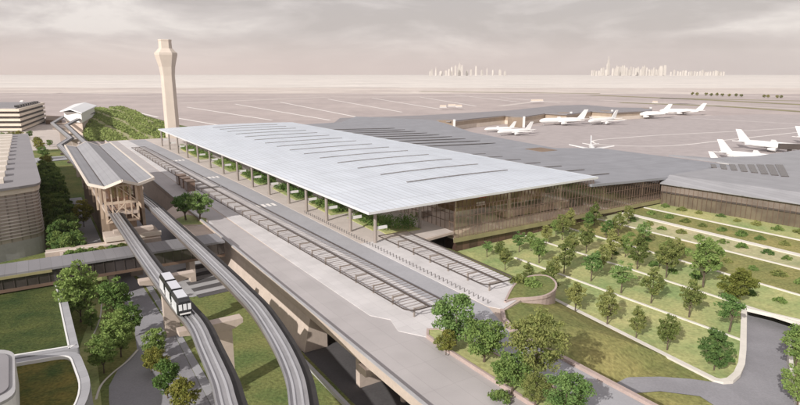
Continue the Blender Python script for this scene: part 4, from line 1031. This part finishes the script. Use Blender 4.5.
# ------------------------------------------------------------------ vegetation
def crown_mesh(seed, h, trunk_h, rx, rz, nclump, nleaf, leaf, gap=0.0, ovoid=0.0):
    rng = random.Random(seed); m = MB()
    cz = trunk_h + (h - trunk_h) * 0.48; hz = (h - trunk_h) / 2
    for i in range(nclump):
        while True:
            q = Vector((rng.uniform(-1, 1), rng.uniform(-1, 1), rng.uniform(-1, 1)))
            if 0.25 < q.length < 1: break
        taper = 1 - ovoid * max(0, q.z)
        c = Vector((q.x * rx * taper * rng.uniform(.75, 1.08), q.y * rx * taper * rng.uniform(.75, 1.08), cz + q.z * hz * rng.uniform(.85, 1.05)))
        r = rng.uniform(0.20, 0.34) * min(rx, 3.6)
        m.quadcloud(c, (r, r, r * 0.62), nleaf, leaf, rng, 0.25)
    return m
def trunk_mesh(seed, h, trunk_h, rx, r0):
    rng = random.Random(seed); m = MB()
    lean = Vector((rng.uniform(-.3, .3), rng.uniform(-.3, .3), 0))
    m.tube([Vector((0, 0, -0.3)), Vector((0, 0, trunk_h * .5)) + lean * .3, Vector((0, 0, trunk_h)) + lean * .6, Vector((0, 0, h * 0.72)) + lean], [r0 * 1.25, r0, r0 * .8, r0 * .25], 7)
    for i in range(7):
        an = i * 2.4 + rng.uniform(-.4, .4); z0 = trunk_h * (0.75 + 0.09 * i)
        e = Vector((math.cos(an) * rx * .7, math.sin(an) * rx * .7, z0 + (h - trunk_h) * rng.uniform(.25, .5)))
        p = Vector((0, 0, z0)) + lean * .5
        m.tube([p, (p + e) / 2 + Vector((0, 0, .25)), e], [r0 * .5, r0 * .32, r0 * .1], 5)
    return m
PROTO = {}
def proto(key, seed, h, trunk_h, rx, ncl, nlf, leaf, mk, r0=0.16, ovoid=0.0):
    tm_ = trunk_mesh(seed, h, trunk_h, rx, r0); cm_ = crown_mesh(seed + 50, h, trunk_h, rx, 0, ncl, nlf, leaf, ovoid=ovoid)
    def me(m, name, mm):
        x = bpy.data.meshes.new(name); x.from_pydata([tuple(v) for v in m.v], [], m.f); x.materials.append(mm); x.update(); return x
    PROTO[key] = (me(tm_, key + '_trunk', M['bark']), me(cm_, key + '_crown', M[mk]), h)
for i in range(3):
    proto('olive%d' % i, 10 + i, 10.6, 2.6, 2.75, 58, 46, 0.42, 'leaf_olive', ovoid=0.42)
    proto('green%d' % i, 20 + i, 10.2, 2.5, 2.9, 58, 46, 0.42, 'leaf_green', ovoid=0.3)
    proto('bright%d' % i, 30 + i, 9.6, 3.2, 2.7, 42, 44, 0.44, 'leaf_bright', ovoid=0.2)
    proto('dense%d' % i, 40 + i, 11.5, 2.2, 3.6, 70, 60, 0.5, 'leaf_green')
    proto('yellow%d' % i, 60 + i, 9.5, 1.8, 3.4, 60, 55, 0.5, 'leaf_yellow')
    proto('dark%d' % i, 70 + i, 12, 2.0, 3.9, 66, 55, 0.6, 'leaf_dark')
proto('big_olive', 81, 13.0, 2.6, 5.2, 130, 50, 0.40, 'leaf_olive', 0.3)
proto('big_bright', 82, 9.5, 1.8, 4.0, 90, 60, 0.42, 'leaf_bright', 0.22)
proto('big_green', 83, 8.5, 1.5, 3.9, 90, 60, 0.42, 'leaf_green', 0.22)
proto('round', 84, 7.0, 1.8, 2.7, 60, 60, 0.36, 'leaf_bright', 0.18)
LOOK = {'olive': 'olive', 'green': 'mid green', 'bright': 'bright green', 'dense': 'dense green', 'yellow': 'yellowish', 'dark': 'dark green'}
def tree(key, loc, label, group, s=1.0, sx=1.0, name='broadleaf_tree', cat='tree'):
    t = bpy.data.objects.new(name, None); COL.objects.link(t); t.location = loc; t['_o'] = list(loc)
    t.rotation_euler.z = rnd.uniform(0, 6.28); t.scale = (s * sx, s * sx, s)
    tag(t, label, cat, group)
    for nm, me in (('trunk', PROTO[key][0]), ('crown', PROTO[key][1])):
        o = bpy.data.objects.new(nm, me); COL.objects.link(o); o.parent = t
    return t
# garden trees: (px, py of the foot, kind, height in photo pixels)
G = [(539, 263, 'green', 27), (564, 273, 'olive', 36), (586, 253, 'olive', 32), (611.6, 259, 'olive', 30), (637, 269, 'olive', 36), (591, 281, 'bright', 33), (621, 293, 'bright', 34),
     (548, 300, 'olive', 36), (651, 303, 'olive', 38), (575, 313, 'olive', 34), (607, 325, 'olive', 38), (594, 226, 'olive', 24), (618, 236, 'olive', 26), (642, 245, 'bright', 24),
     (636, 338, 'olive', 33), (667, 350, 'olive', 38), (689, 317, 'olive', 40), (666, 277.5, 'olive', 42), (703, 287, 'green', 52), (729, 332, 'bright', 42), (734, 305, 'yellow', 40),
     (714, 370, 'dark', 42), (505, 270, 'olive', 24), (519, 252, 'bright', 22), (562, 240, 'olive', 28), (588, 231, 'green', 20), (659, 268, 'olive', 22), (527, 283, 'olive', 22),
     (795, 372, 'green', 50), (797, 410, 'green', 50), (569, 232, 'olive', 24), (546, 245, 'olive', 22),
     (553, 283, 'olive', 29), (601, 271, 'olive', 29), (625, 257, 'green', 24), (572, 255, 'olive', 25),
     (487, 257, 'bright', 17), (500, 260, 'olive', 21), (531, 251, 'green', 21), (556, 236, 'green', 18), (628, 224, 'olive', 20), (606, 238, 'green', 20), (676, 262, 'olive', 26), (700, 270, 'green', 24)]
def px_of(p):
    c, s = math.cos(PITCH), math.sin(PITCH); z = p.z - CAM_H; d_ = p.y * c - z * s; u = p.y * s + z * c
    return CX + F_PX * p.x / d_, CY - F_PX * u / d_
rowname = ['bed next to the driveway', 'second bed', 'third bed', 'fourth bed', 'fifth bed', 'sixth bed', 'bed by the wing', 'bed by the wing']
tmp = []
for x, y, k_, hp in G:
    b, a, z = garden_pt(x, y)
    r_ = 0
    for i in range(7):
        if b > rb_at(i, a): r_ = i
    tmp.append([r_, -a, x, y, k_, hp, b, a, z])
tmp.sort(); cnt = {}
for r_, na, x, y, k_, hp, b, a, z in tmp:
    key = k_ + str(rnd.randrange(3)); p_ = W(b, a, z - 0.05)
    h = PROTO[key][2]; y0 = px_of(p_)[1]; y1 = px_of(p_ + Vector((0, 0, h)))[1]
    s_ = max(0.6, min(1.5, hp / (y0 - y1)))
    i = cnt.get(r_, 0); cnt[r_] = i + 1
    tree(key, p_, '%s garden tree in the %s, %s from the terminal glass' % (LOOK[k_], rowname[r_], ordinal(i)), 'young trees of the striped garden', s_, rnd.uniform(0.98, 1.16))
# shrubs in the garden beds
def shrub_mesh(seed, mk, r=1.6, h=1.5, n=26):
    rng = random.Random(seed); m = MB()
    for i in range(n):
        an = rng.uniform(0, 6.28); q = math.sqrt(rng.random())
        m.quadcloud((math.cos(an) * q * r, math.sin(an) * q * r * 0.8, 0.15 + h * 0.7 * (1 - q * q) * rng.uniform(.4, 1)), (.5, .5, .35), 30, 0.36, rng, 0.2)
    x = bpy.data.meshes.new('shrub'); x.from_pydata([tuple(v) for v in m.v], [], m.f); x.materials.append(M[mk]); x.update(); return x
SH = [shrub_mesh(i, mk) for i, mk in enumerate(('leaf_green', 'leaf_olive', 'leaf_dark', 'leaf_green'))]
def shrub(loc, label, group, s=1.0, me=None, name='shrub'):
    o = bpy.data.objects.new(name, me or rnd.choice(SH)); COL.objects.link(o); o.location = loc; o['_o'] = list(loc)
    o.rotation_euler.z = rnd.uniform(0, 6.28); o.scale = (s, s, s * rnd.uniform(.8, 1.1)); return tag(o, label, 'shrub', group)
srow = {2: (36, 118, 'bed above the tunnel'), 3: (40, 128, 'bed beyond the tunnel bed'), 4: (70, 140, 'middle far bed'), 5: (60, 142, 'bed behind the broad pale strip'), 6: (62, 146, 'bed nearest the glass wing')}
for i, (a0, a1, nm) in srow.items():
    a = a1; k_ = 0
    while a > a0:
        f_ = 0.5 if i < 6 else 0.42
        bL = rb_at(i, a); bR = rb_at(i + 1, a) if i < 6 else 247
        b = bL + (bR - bL) * (f_ + rnd.uniform(-.07, .07))
        if not (i == 2 and 60 > a): shrub(W(b, a, zg(b)), 'low rounded shrub in the %s, %s from the terminal end' % (nm, ordinal(k_)), 'shrubs in the garden beds', rnd.uniform(0.95, 1.35)); k_ += 1
        a -= rnd.uniform(6.3, 8.2)
# trees of the lower left
def place(key, px, py, z, hp, label, group, sx=1.0):
    p_ = at(px, py, z); y0 = px_of(p_)[1]; y1 = px_of(p_ + Vector((0, 0, PROTO[key][2])))[1]
    return tree(key, p_, label, group, hp / (y0 - y1), sx)
LT = [('dense0', 81, 322, 60, 'dense green tree beside the large green roof'), ('dense1', 104, 373, 40, 'small dense tree by the curving kerb of the lower street'),
      ('dense2', 121, 357, 48, 'dense green tree at the inner bend of the lower street'), ('dense0', 117, 322, 46, 'dense green tree nearest the link bridge on the street lawn'),
      ('dense1', 131, 338, 38, 'dense tree leaning over the left edge of the lower street'), ('dense2', 92, 330, 22, 'little tree behind the winding path'),
      ('dense1', 156, 360, 34, 'first dense tree of the roadside row, nearest the train'), ('yellow0', 161, 376, 30, 'yellowish tree in the middle of the roadside row'),
      ('dense2', 168, 398, 40, 'darker tree behind the front tree of the roadside row'), ('yellow1', 185, 418, 40, 'yellow green tree at the front end of the roadside row'), ('yellow2', 152, 372, 26, 'small yellow green tree at the left of the roadside row')]
for k_, x, y, hp, lb in LT: place(k_, x, y, 0.0, hp, lb, 'trees along the lower street', 1.0)
# front planter trees
place('big_bright', 455, 346, DECK + .6, 52, 'bright green tree at the rounded tip of the road planter', 'planter trees', 1.0)
place('big_green', 484, 362, DECK + .6, 44, 'bushy green tree in the middle of the road planter', 'planter trees', 1.0)
place('big_olive', 535, 382, DECK + .6, 72, 'large spreading olive tree over the inner carriageway', 'planter trees', 1.05)
place('big_bright', 566, 418, DECK + .6, 46, 'low bright tree at the front edge of the road planter', 'planter trees', 1.1)
place('big_green', 512, 392, DECK + .6, 40, 'dense bush like tree beneath the large olive tree', 'planter trees', 1.1)
place('yellow0', 446, 354, DECK + .6, 26, 'small yellowish tree at the left side of the planter tip', 'planter trees', 1.0)
place('big_olive', 535, 408, DECK + .6, 38, 'olive bush tree in front of the large olive tree', 'planter trees', 1.0)
for i, (x, y, lb) in enumerate(((440, 345, 'low green shrub at the planter tip'), (500, 398, 'low shrub at the left of the front planter edge'), (531, 285, 'dark green shrub inside the rounded end planter'), (520, 282, 'green shrub by the canopy end in the rounded planter'))):
    z = DECK + .6 if i < 2 else DECK + .2
    shrub(at(x, y, z), lb, 'planter shrubs', 1.1 if i < 2 else 1.6)
# two round trees on the plaza
place('round', 186, 220, DECK + .2, 27, 'left of the two round trees beside the carriageway', 'plaza trees', 1.1)
place('round', 200, 221, DECK + .2, 29, 'right of the two round trees beside the carriageway', 'plaza trees', 1.1)
# hedge trees between round building and station
k_ = 0
for a in range(206, 400, 11):
    for b in (2.4, 4.9, 7.4):
        jb = b + rnd.uniform(-.5, .5); ja = a + rnd.uniform(-3, 3)
        tree('dark%d' % rnd.randrange(3), W(jb, ja, 0), 'dark tree in the %s row beside the round building, %s from the front' % ('building side' if b < 4 else 'middle' if b < 6 else 'station side', ordinal((a - 206) // 11)), 'tight double row of dark trees', rnd.uniform(.85, 1.15), 0.85); k_ += 1
place('yellow1', 84, 226, 3, 26, 'yellowish tree at the front corner of the dark tree row', 'tight double row of dark trees', 1.0)
# shrubs in the planter behind the link bridge
for i in range(7):
    shrub(W(5 + i * 2.8, 188.6 + rnd.uniform(-1, 1), 9.8), '%s shrub from the left in the planter behind the link bridge' % ordinal(i), 'shrubs behind the link bridge', rnd.uniform(1.0, 1.5), SH[(i * 3) % 4] if i < 5 else SH[1])
# trees around the far forecourt
for i, (x, y, hp) in enumerate(((20, 139, 9), (30, 138, 8), (12, 141, 10), (4, 142, 10), (40, 152, 12), (44, 160, 14), (38, 146, 10), (50, 147, 8), (47, 170, 16))):
    place('dense%d' % (i % 3) if i % 2 else 'yellow%d' % (i % 3), x, y, 0, hp, '%s small tree from the left around the far forecourt' % ordinal(sorted([20, 30, 12, 4, 40, 44, 38, 50, 47]).index(x)), 'trees around the far forecourt', 1.2)
# hedges beneath the terminal roof
def hedge(a0, a1, b0, b1, h, label, seed):
    rng = random.Random(seed)
    t = thing('hedge', label, 'hedge', W((b0 + b1) / 2, a0, DECK), 'hedges beneath the terminal roof')
    MB().prism([W(b, a)[:2] for b, a in ((b0 - .8, a0), (b1 + .6, a0 - .3), (b1 + .6, a1), (b0, a1 + 1))], DECK + 0.152, DECK + 0.45).build('bed_kerb', M['lawn_pale'], t)
    m = MB(); n = int((a1 - a0) * (b1 - b0) * 0.75)
    for i in range(n):
        hh = h * rng.uniform(.35, 1.0)
        m.quadcloud(W(rng.uniform(b0 + .5, b1), rng.uniform(a0 + .5, a1), DECK + .4 + hh * .6), (.9, .9, hh * .45), 34, 0.5, rng, 0.2)
    m.build('foliage', [M['leaf_green'], M['leaf_bright']][seed % 2], t)
hedge(159, 166, 97, 109, 6.0, 'tall leafy hedge under the roof next to the near glass corner', 2)
hedge(166, 186, 95.5, 103, 4.2, 'dense hedge behind the second and third front columns', 4)
hedge(194, 216, 93, 101, 3.6, 'leafy hedge behind the fourth and fifth front columns', 6)
hedge(226, 256, 92, 100, 3.6, 'leafy hedge behind the middle front columns', 8)
hedge(268, 300, 90.5, 99, 3.6, 'leafy hedge behind the seventh and eighth front columns', 10)
hedge(314, 352, 89.5, 97, 3.6, 'leafy hedge toward the tower end of the front columns', 12)
hedge(370, 430, 87.5, 95, 3.6, 'long hedge at the tower end of the terminal front', 14)
# hill
hp = {}
NLx, NLy = 14, 12
H00, H10 = at(84, 141, 0), at(165, 140.5, 0); H01, H11, HM = at(87, 109.5, 16), at(150, 118, 11), at(123, 107, 16.5)
hm = MB(); hv = []
def hill_p(u, v):
    near = H00.lerp(H10, u)
    far = H01.lerp(HM, u / .55) if u < .55 else HM.lerp(H11, (u - .55) / .45)
    if u > .88: far = far.lerp(Vector((H10.x - 6, H10.y + 60, 3)), (u - .88) / .12 * .8)
    p_ = near.lerp(far, v)
    p_.z = far.z * (1 - (1 - v) ** 1.35) + 0.7 * math.sin(u * 17) * math.sin(v * 3.14) 
    return p_
for j in range(NLy + 1):
    for i in range(NLx + 1): hv.append(hill_p(i / NLx, j / NLy))
for i in range(NLx + 1):
    q_ = hv[NLy * (NLx + 1) + i]; hv.append(Vector((q_.x, q_.y + 60, -0.5)))
fs = []
for j in range(NLy + 1):
    for i in range(NLx): a = j * (NLx + 1) + i; fs.append((a, a + 1, a + NLx + 2, a + NLx + 1))
hm.add(hv, fs); struct('hill', hm, M['hill'], 'green mound beyond the station'); bpy.data.objects['hill'].data.polygons.foreach_set('use_smooth', [True] * len(fs))
hs = MB(); hstrip = MB(); rng = random.Random(5)
STR = [(-.05, .62, .55, 1.0), ]
def on_strip(u, v):
    for k_ in range(5):
        c = -0.15 + k_ * 0.3
        if abs((u - c) * 0.8 - (1 - v) * 0.75 + 0.15) < 0.035: return True
    return False
for i in range(2300):
    u, v = rng.random(), rng.random() ** 1.0
    if on_strip(u, v): continue
    p_ = hill_p(u, v); hs.quadcloud(p_ + Vector((0, 0, .8)), (2.2, 2.2, 1.3), 8, 2.1, rng, .3)
o = hs.build('undergrowth', M['leaf_hill']); tag(o, 'low green bushes covering the mound beyond the station', 'bushes', None, 'stuff')
for k_ in range(5):
    c = -0.15 + k_ * 0.3; P_ = []
    for j in range(15):
        v = j / 14; u = c + ((1 - v) * 0.75 - 0.15) / 0.8
        if 0 <= u <= 0.9: P_.append(hill_p(u, v) + Vector((0, 0, .25)))
    for p_, q_ in zip(P_[:-1], P_[1:]):
        r_ = Vector((4.5, 1.0, 0)); hstrip.sheet([p_ - r_, p_ + r_, q_ + r_, q_ - r_])
struct('path', hstrip, M['hill_strip'], 'pale dry strips running across the green mound')
# tiny trees on the far airfield edge
for i, (x, y) in enumerate(((692, 95.5), (697, 96), (706, 96), (711, 96.5), (717, 96.3), (722, 96.8), (729, 97), (736, 97), (741, 97.5), (764, 98), (768, 98.2), (777, 98.6), (781, 98.6))):
    place('yellow%d' % (i % 3), x, y, -0.5, 3.6, '%s tiny tree from the left on the far airfield edge' % ordinal(i), 'tiny trees on the far airfield', 1.3)

# ------------------------------------------------------------------ aircraft
def plane(tail, nose, label, dz=0.0, wingscale=1.0):
    tail = Vector((*tail, 0)); nose = Vector((*nose, 0)); d_ = (nose - tail); Lh = d_.length; d_.normalize(); r_ = Vector((d_.y, -d_.x, 0)); up = Vector((0, 0, 1))
    t = thing('airliner', label, 'airplane', tail.lerp(nose, .5) - Vector((0, 0, 0.2)), 'white airliners at the gates')
    R_ = Lh * 0.052; zc_ = R_ * 1.75
    pos = lambda f, x, z: tail + d_ * (Lh * f) + r_ * x + up * z
    m = MB(); fr_ = [(0, .1, .45), (.06, .35, .3), (.16, .75, .12), (.28, 1, 0), (.86, 1, 0), (.94, .78, -.06), (.98, .45, -.12), (1, .1, -.16)]
    m.tube([pos(f, 0, zc_ + dz_ * R_) for f, k_, dz_ in fr_], [R_ * k_ for f, k_, dz_ in fr_], 14); m.build('fuselage', M['white'], t, smooth=True)
    def slab(pts, th):
        q_ = MB(); n = len(pts); nrm = (pts[1] - pts[0]).cross(pts[2] - pts[0]).normalized() * th / 2
        q_.add([p_ + nrm for p_ in pts] + [p_ - nrm for p_ in pts], [list(range(n)), list(range(n, 2 * n))[::-1]] + [(i, n + i, n + (i + 1) % n, (i + 1) % n) for i in range(n)]); return q_
    for s_ in (-1, 1):
        slab([pos(.62, s_ * R_ * .7, zc_ - R_ * .5), pos(.42, s_ * R_ * .7, zc_ - R_ * .5), pos(.30, s_ * Lh * .45 * wingscale, zc_ + Lh * .03), pos(.36, s_ * Lh * .45 * wingscale, zc_ + Lh * .03)], R_ * .22).build('wing', M['white'], t)
        slab([pos(.14, s_ * R_ * .3, zc_ + R_ * .3), pos(.04, s_ * R_ * .3, zc_ + R_ * .3), pos(-.01, s_ * Lh * .17, zc_ + R_ * .6), pos(.04, s_ * Lh * .17, zc_ + R_ * .6)], R_ * .14).build('tailplane', M['white'], t)
        e = MB(); e.tube([pos(.5, s_ * Lh * .16, zc_ - R_ * .85), pos(.56, s_ * Lh * .16, zc_ - R_ * .85), pos(.61, s_ * Lh * .16, zc_ - R_ * .85)], [R_ * .3, R_ * .5, R_ * .48], 10); e.build('engine', M['white'], t)
        MB().bar(pos(.45, s_ * R_ * .8, zc_ - R_ * .5), pos(.45, s_ * R_ * .8, 0), R_ * .25).build('landing_gear', M['concrete_grey'], t)
    MB().bar(pos(.9, 0, zc_ - R_ * .5), pos(.9, 0, 0), R_ * .22).build('landing_gear', M['concrete_grey'], t)
    slab([pos(.19, 0, zc_ + R_ * .6), pos(.03, 0, zc_ + R_ * .5), pos(-.05, 0, zc_ + Lh * .20), pos(.03, 0, zc_ + Lh * .20)], R_ * .25).build('tail_fin', M['white'], t)
plane((126, 634), (91, 622), 'white airliner by the first gate, behind the grey roof')
plane((138, 606), (99, 586), 'white airliner nearest the grey terminal roof at the first gates')
plane((231, 722), (170, 706), 'long white airliner in the middle beside the concourse fin')
plane((276, 740), (230, 706), 'white airliner parked beside the third gate fin')
plane((382, 824), (314, 822), 'long white airliner parked in front of the concourse end')
plane((462, 884), (404, 905), 'farthest white airliner past the end of the concourse')
plane((160, 482), (150, 444), 'white airliner seen head on with its upright fin behind the roof')
plane((237.0, 424.8), (268, 386), 'white airliner half hidden by the wing roof')
plane((288, 490), (320, 446), 'large white airliner with tall fin docked behind the wing')
plane((212.5, 391), (244, 377), 'white airliner of which only the fin shows over the roof', 0, 0.5)
plane((362, 525), (392, 482), 'white airliner at the right edge, cut by the photo')
plane((-695, 1072), (-742, 1060), 'white airliner with pale tail behind the parking garage')
jb = MB(); jp = at(789, 153, 2); jb.wbox(jp + Vector((0, 0, 3)), 15, 4.5, 4.0, -0.25); jo = thing('jet_bridge', 'dark jet bridge at the nose of the large airliner', 'jet bridge', jp)
jb.build('tunnel', M['dark_metal'], jo); MB().wbox(jp, 2.2, 2.2, 3.0).build('support', M['dark_metal'], jo)
for i, (x, y, lb) in enumerate(((443, 107.5, 'left of three low white sheds on the airfield'), (452, 106.5, 'middle low white shed on the airfield'), (459, 107.2, 'right of three low white sheds on the airfield'), (537, 101.5, 'wide low white shed beyond the concourse'), (655, 103, 'tiny white hut among the grass strips'))):
    t = thing('airfield_shed', lb, 'shed', at(x, y, -0.4)); w_ = (10, 13, 9, 26, 7)[i]
    MB().wbox(at(x, y, -0.4), w_, 8, 4.5, .2).build('wall', M['cream'], t); MB().wbox(at(x, y, 4.1), w_ + 1, 9, .7, .2).build('roof', M['white'], t)

# ------------------------------------------------------------------ distant skylines
def sky_tower(px, w_px, top_px, label, D=16500.0, m='city_cream', spire=False):
    x = (px - CX) / F_PX * D; c, s = math.cos(PITCH), math.sin(PITCH)
    v = -(top_px - CY) / F_PX; dz = (-s + v * c) / (c + v * s); h = CAM_H + dz * D
    k_ = (c + 0.22 * s); X = (px - CX) / F_PX * D / (c + v * s); wd = w_px / F_PX * D
    t = thing('distant_tower', label, 'skyscraper', Vector((X, D, -0.6)), 'pale towers of the distant skyline')
    mb = MB(); dpt = wd * rnd.uniform(.6, 1.0)
    base = Vector((X, D, -0.6)); rot = rnd.uniform(-.5, .5)
    mb.wbox(base, wd, dpt, h * 0.86 if not spire else h * .62, rot)
    mb.wbox(base + Vector((0, 0, h * .86 if not spire else h * .62)), wd * (.7 if not spire else .6), dpt * .6, h * .14 if not spire else h * .22, rot)
    if spire: mb.wbox(base + Vector((0, 0, h * .84)), wd * .22, wd * .22, h * .16, rot)
    mb.build('facade', M[m], t)
left_c = [(459.5, 3.0, 62.5, True), (455.5, 1.8, 65.5, False), (462, 1.6, 65, False), (452, 1.6, 67, False), (449, 1.6, 69, False), (436, 1.4, 67, True), (432, 1.2, 69, False), (430, 1.4, 71, False), (476, 1.8, 66, False), (471, 1.6, 69.5, False), (482, 1.6, 70, False), (487, 1.0, 67.5, True), (493, 1.4, 70, False), (500, 2.2, 69.5, False), (505, 1.6, 71, False), (441, 2.4, 71, False), (446, 2, 70.6, False), (467, 2, 70.5, False)]
for i, (x, w_, y, sp) in enumerate(sorted(left_c)):
    sky_tower(x, w_, y, 'tallest spire of the smaller left distant skyline' if x == 459.5 else '%s tower from the left in the smaller distant skyline' % ordinal(i), 16500 + rnd.uniform(-300, 300), 'city_cream', sp)
xs = []
x = 592.0
while x < 668:
    xs.append((x, rnd.uniform(1.1, 2.2), rnd.choice((65.5, 66.5, 67.5, 68.5, 69.5, 68, 67)) if 600 < x < 660 else rnd.uniform(69, 71.5), False)); x += rnd.uniform(1.7, 2.6)
xs = [q_ for q_ in xs if abs(q_[0] - 609) > 1.4 and not 659 < q_[0] < 667] + [(609, 2.4, 56.5, True), (661, 3.2, 66, False), (665, 2.6, 65.2, False)]
x = 671
while x < 727: xs.append((x, rnd.uniform(.9, 2.2), rnd.choice((71.8, 71.2, 70.5, 69.8, 71.6)), False)); x += rnd.uniform(2.2, 3.6)
for i, (x, w_, y, sp) in enumerate(sorted(xs)):
    sky_tower(x, w_, y, 'tallest spired tower of the larger right distant skyline' if x == 609 else '%s tower from the left in the larger distant skyline' % ordinal(i), 16500 + rnd.uniform(-400, 400), 'city_cream', sp)

# ------------------------------------------------------------------ haze
hz = MB(); hb = 27000
hz.add([Vector((x, y, z)) for z in (-2.5, 1100.0) for x, y in ((-hb, -600), (hb, -600), (hb, hb), (-hb, hb))], [(3, 2, 1, 0), (4, 5, 6, 7), (0, 1, 5, 4), (1, 2, 6, 5), (2, 3, 7, 6), (3, 0, 4, 7)])
hmt = bpy.data.materials.new('haze_air'); hmt.use_nodes = True; N = hmt.node_tree.nodes; N.clear()
ho = N.new('ShaderNodeOutputMaterial'); pv = N.new('ShaderNodeVolumePrincipled'); pv.inputs['Color'].default_value = (0.95, 0.91, 0.88, 1); pv.inputs['Density'].default_value = 3.0e-5
hmt.node_tree.links.new(pv.outputs[0], ho.inputs['Volume'])
HAZE = True
if HAZE:
    o = hz.build('haze', hmt); o['kind'] = 'stuff'; o['label'] = 'thin pale haze over the whole airport'; o['category'] = 'haze'

# ------------------------------------------------------------------ sky, sun, camera
SUN_AZ, SUN_EL = R(-146), R(29)                    # clockwise from the view direction, above the horizon
wd = bpy.data.worlds.new('World'); scene.world = wd; wd.use_nodes = True
N, L = wd.node_tree.nodes, wd.node_tree.links
bg = N['Background']
sk = N.new('ShaderNodeTexSky'); sk.sky_type = 'NISHITA'; sk.sun_disc = False
sk.sun_elevation = SUN_EL; sk.sun_rotation = SUN_AZ; sk.air_density = 1.5; sk.dust_density = 3.0
tc = N.new('ShaderNodeTexCoord'); mp = N.new('ShaderNodeMapping'); mp.inputs['Scale'].default_value = (1.0, 1.0, 4.2); mp.inputs['Location'].default_value = (0.3, 0.0, 0.45)
L.new(tc.outputs['Generated'], mp.inputs['Vector'])
n1 = N.new('ShaderNodeTexNoise'); n1.inputs['Scale'].default_value = 3.6; n1.inputs['Detail'].default_value = 8; n1.inputs['Roughness'].default_value = 0.6; n1.inputs['Distortion'].default_value = 0.4
L.new(mp.outputs[0], n1.inputs['Vector'])
cr = N.new('ShaderNodeValToRGB'); e = cr.color_ramp.elements
e[0].position = 0.40; e[0].color = (3.1, 2.8, 2.85, 1); e[1].position = 0.61; e[1].color = (5.9, 5.5, 5.35, 1)
m_ = e.new(0.5); m_.color = (4.1, 3.74, 3.76, 1)
L.new(n1.outputs['Fac'], cr.inputs['Fac'])
sx = N.new('ShaderNodeSeparateXYZ'); L.new(tc.outputs['Generated'], sx.inputs[0])
hr = N.new('ShaderNodeMapRange'); hr.inputs[1].default_value = 0.0; hr.inputs[2].default_value = 0.07; hr.inputs[3].default_value = 0.8; hr.inputs[4].default_value = 0.0; hr.interpolation_type = 'SMOOTHSTEP'
L.new(sx.outputs['Z'], hr.inputs[0])
mh = N.new('ShaderNodeMix'); mh.data_type = 'RGBA'; L.new(hr.outputs[0], mh.inputs['Factor'])
L.new(cr.outputs['Color'], mh.inputs['A']); px_ = N.new('ShaderNodeMapRange'); px_.inputs[1].default_value = -0.6; px_.inputs[2].default_value = 0.6; L.new(sx.outputs['X'], px_.inputs[0])
pm = N.new('ShaderNodeMix'); pm.data_type = 'RGBA'; L.new(px_.outputs[0], pm.inputs['Factor']); pm.inputs['A'].default_value = (5.7, 4.2, 3.75, 1); pm.inputs['B'].default_value = (4.1, 3.4, 3.3, 1)
L.new(pm.outputs['Result'], mh.inputs['B'])
mk = N.new('ShaderNodeMix'); mk.data_type = 'RGBA'; mk.inputs['Factor'].default_value = 0.88
L.new(sk.outputs['Color'], mk.inputs['A']); L.new(mh.outputs['Result'], mk.inputs['B'])
L.new(mk.outputs['Result'], bg.inputs['Color']); bg.inputs['Strength'].default_value = 0.115

sd = bpy.data.lights.new('Sun', 'SUN'); sd.energy = 3.6; sd.angle = R(0.6); sd.color = (1.0, 0.955, 0.905)
so = bpy.data.objects.new('Sun', sd); COL.objects.link(so)
dirv = Vector((math.sin(SUN_AZ) * math.cos(SUN_EL), math.cos(SUN_AZ) * math.cos(SUN_EL), math.sin(SUN_EL)))
so.rotation_euler = dirv.to_track_quat('Z', 'Y').to_euler(); so.location = (0, 0, 300)

cd = bpy.data.cameras.new('Camera'); cd.sensor_width = 36; cd.lens = F_PX / 800 * 36; cd.clip_start = 1; cd.clip_end = 80000
cam = bpy.data.objects.new('Camera', cd); COL.objects.link(cam); cam.location = (0, 0, CAM_H); cam.rotation_euler = (math.pi / 2 - PITCH, 0, 0)
scene.camera = cam
for o in list(bpy.data.objects):
    if '_o' in o: del o['_o']
scene.view_settings.view_transform = 'Standard'; scene.view_settings.look = 'None'; scene.view_settings.gamma = 1; scene.view_settings.use_curve_mapping = False
scene.view_settings.exposure = 0.5
scene.cycles.use_denoising = True
scene.cycles.max_bounces = 8; scene.cycles.transparent_max_bounces = 16; scene.cycles.volume_bounces = 0
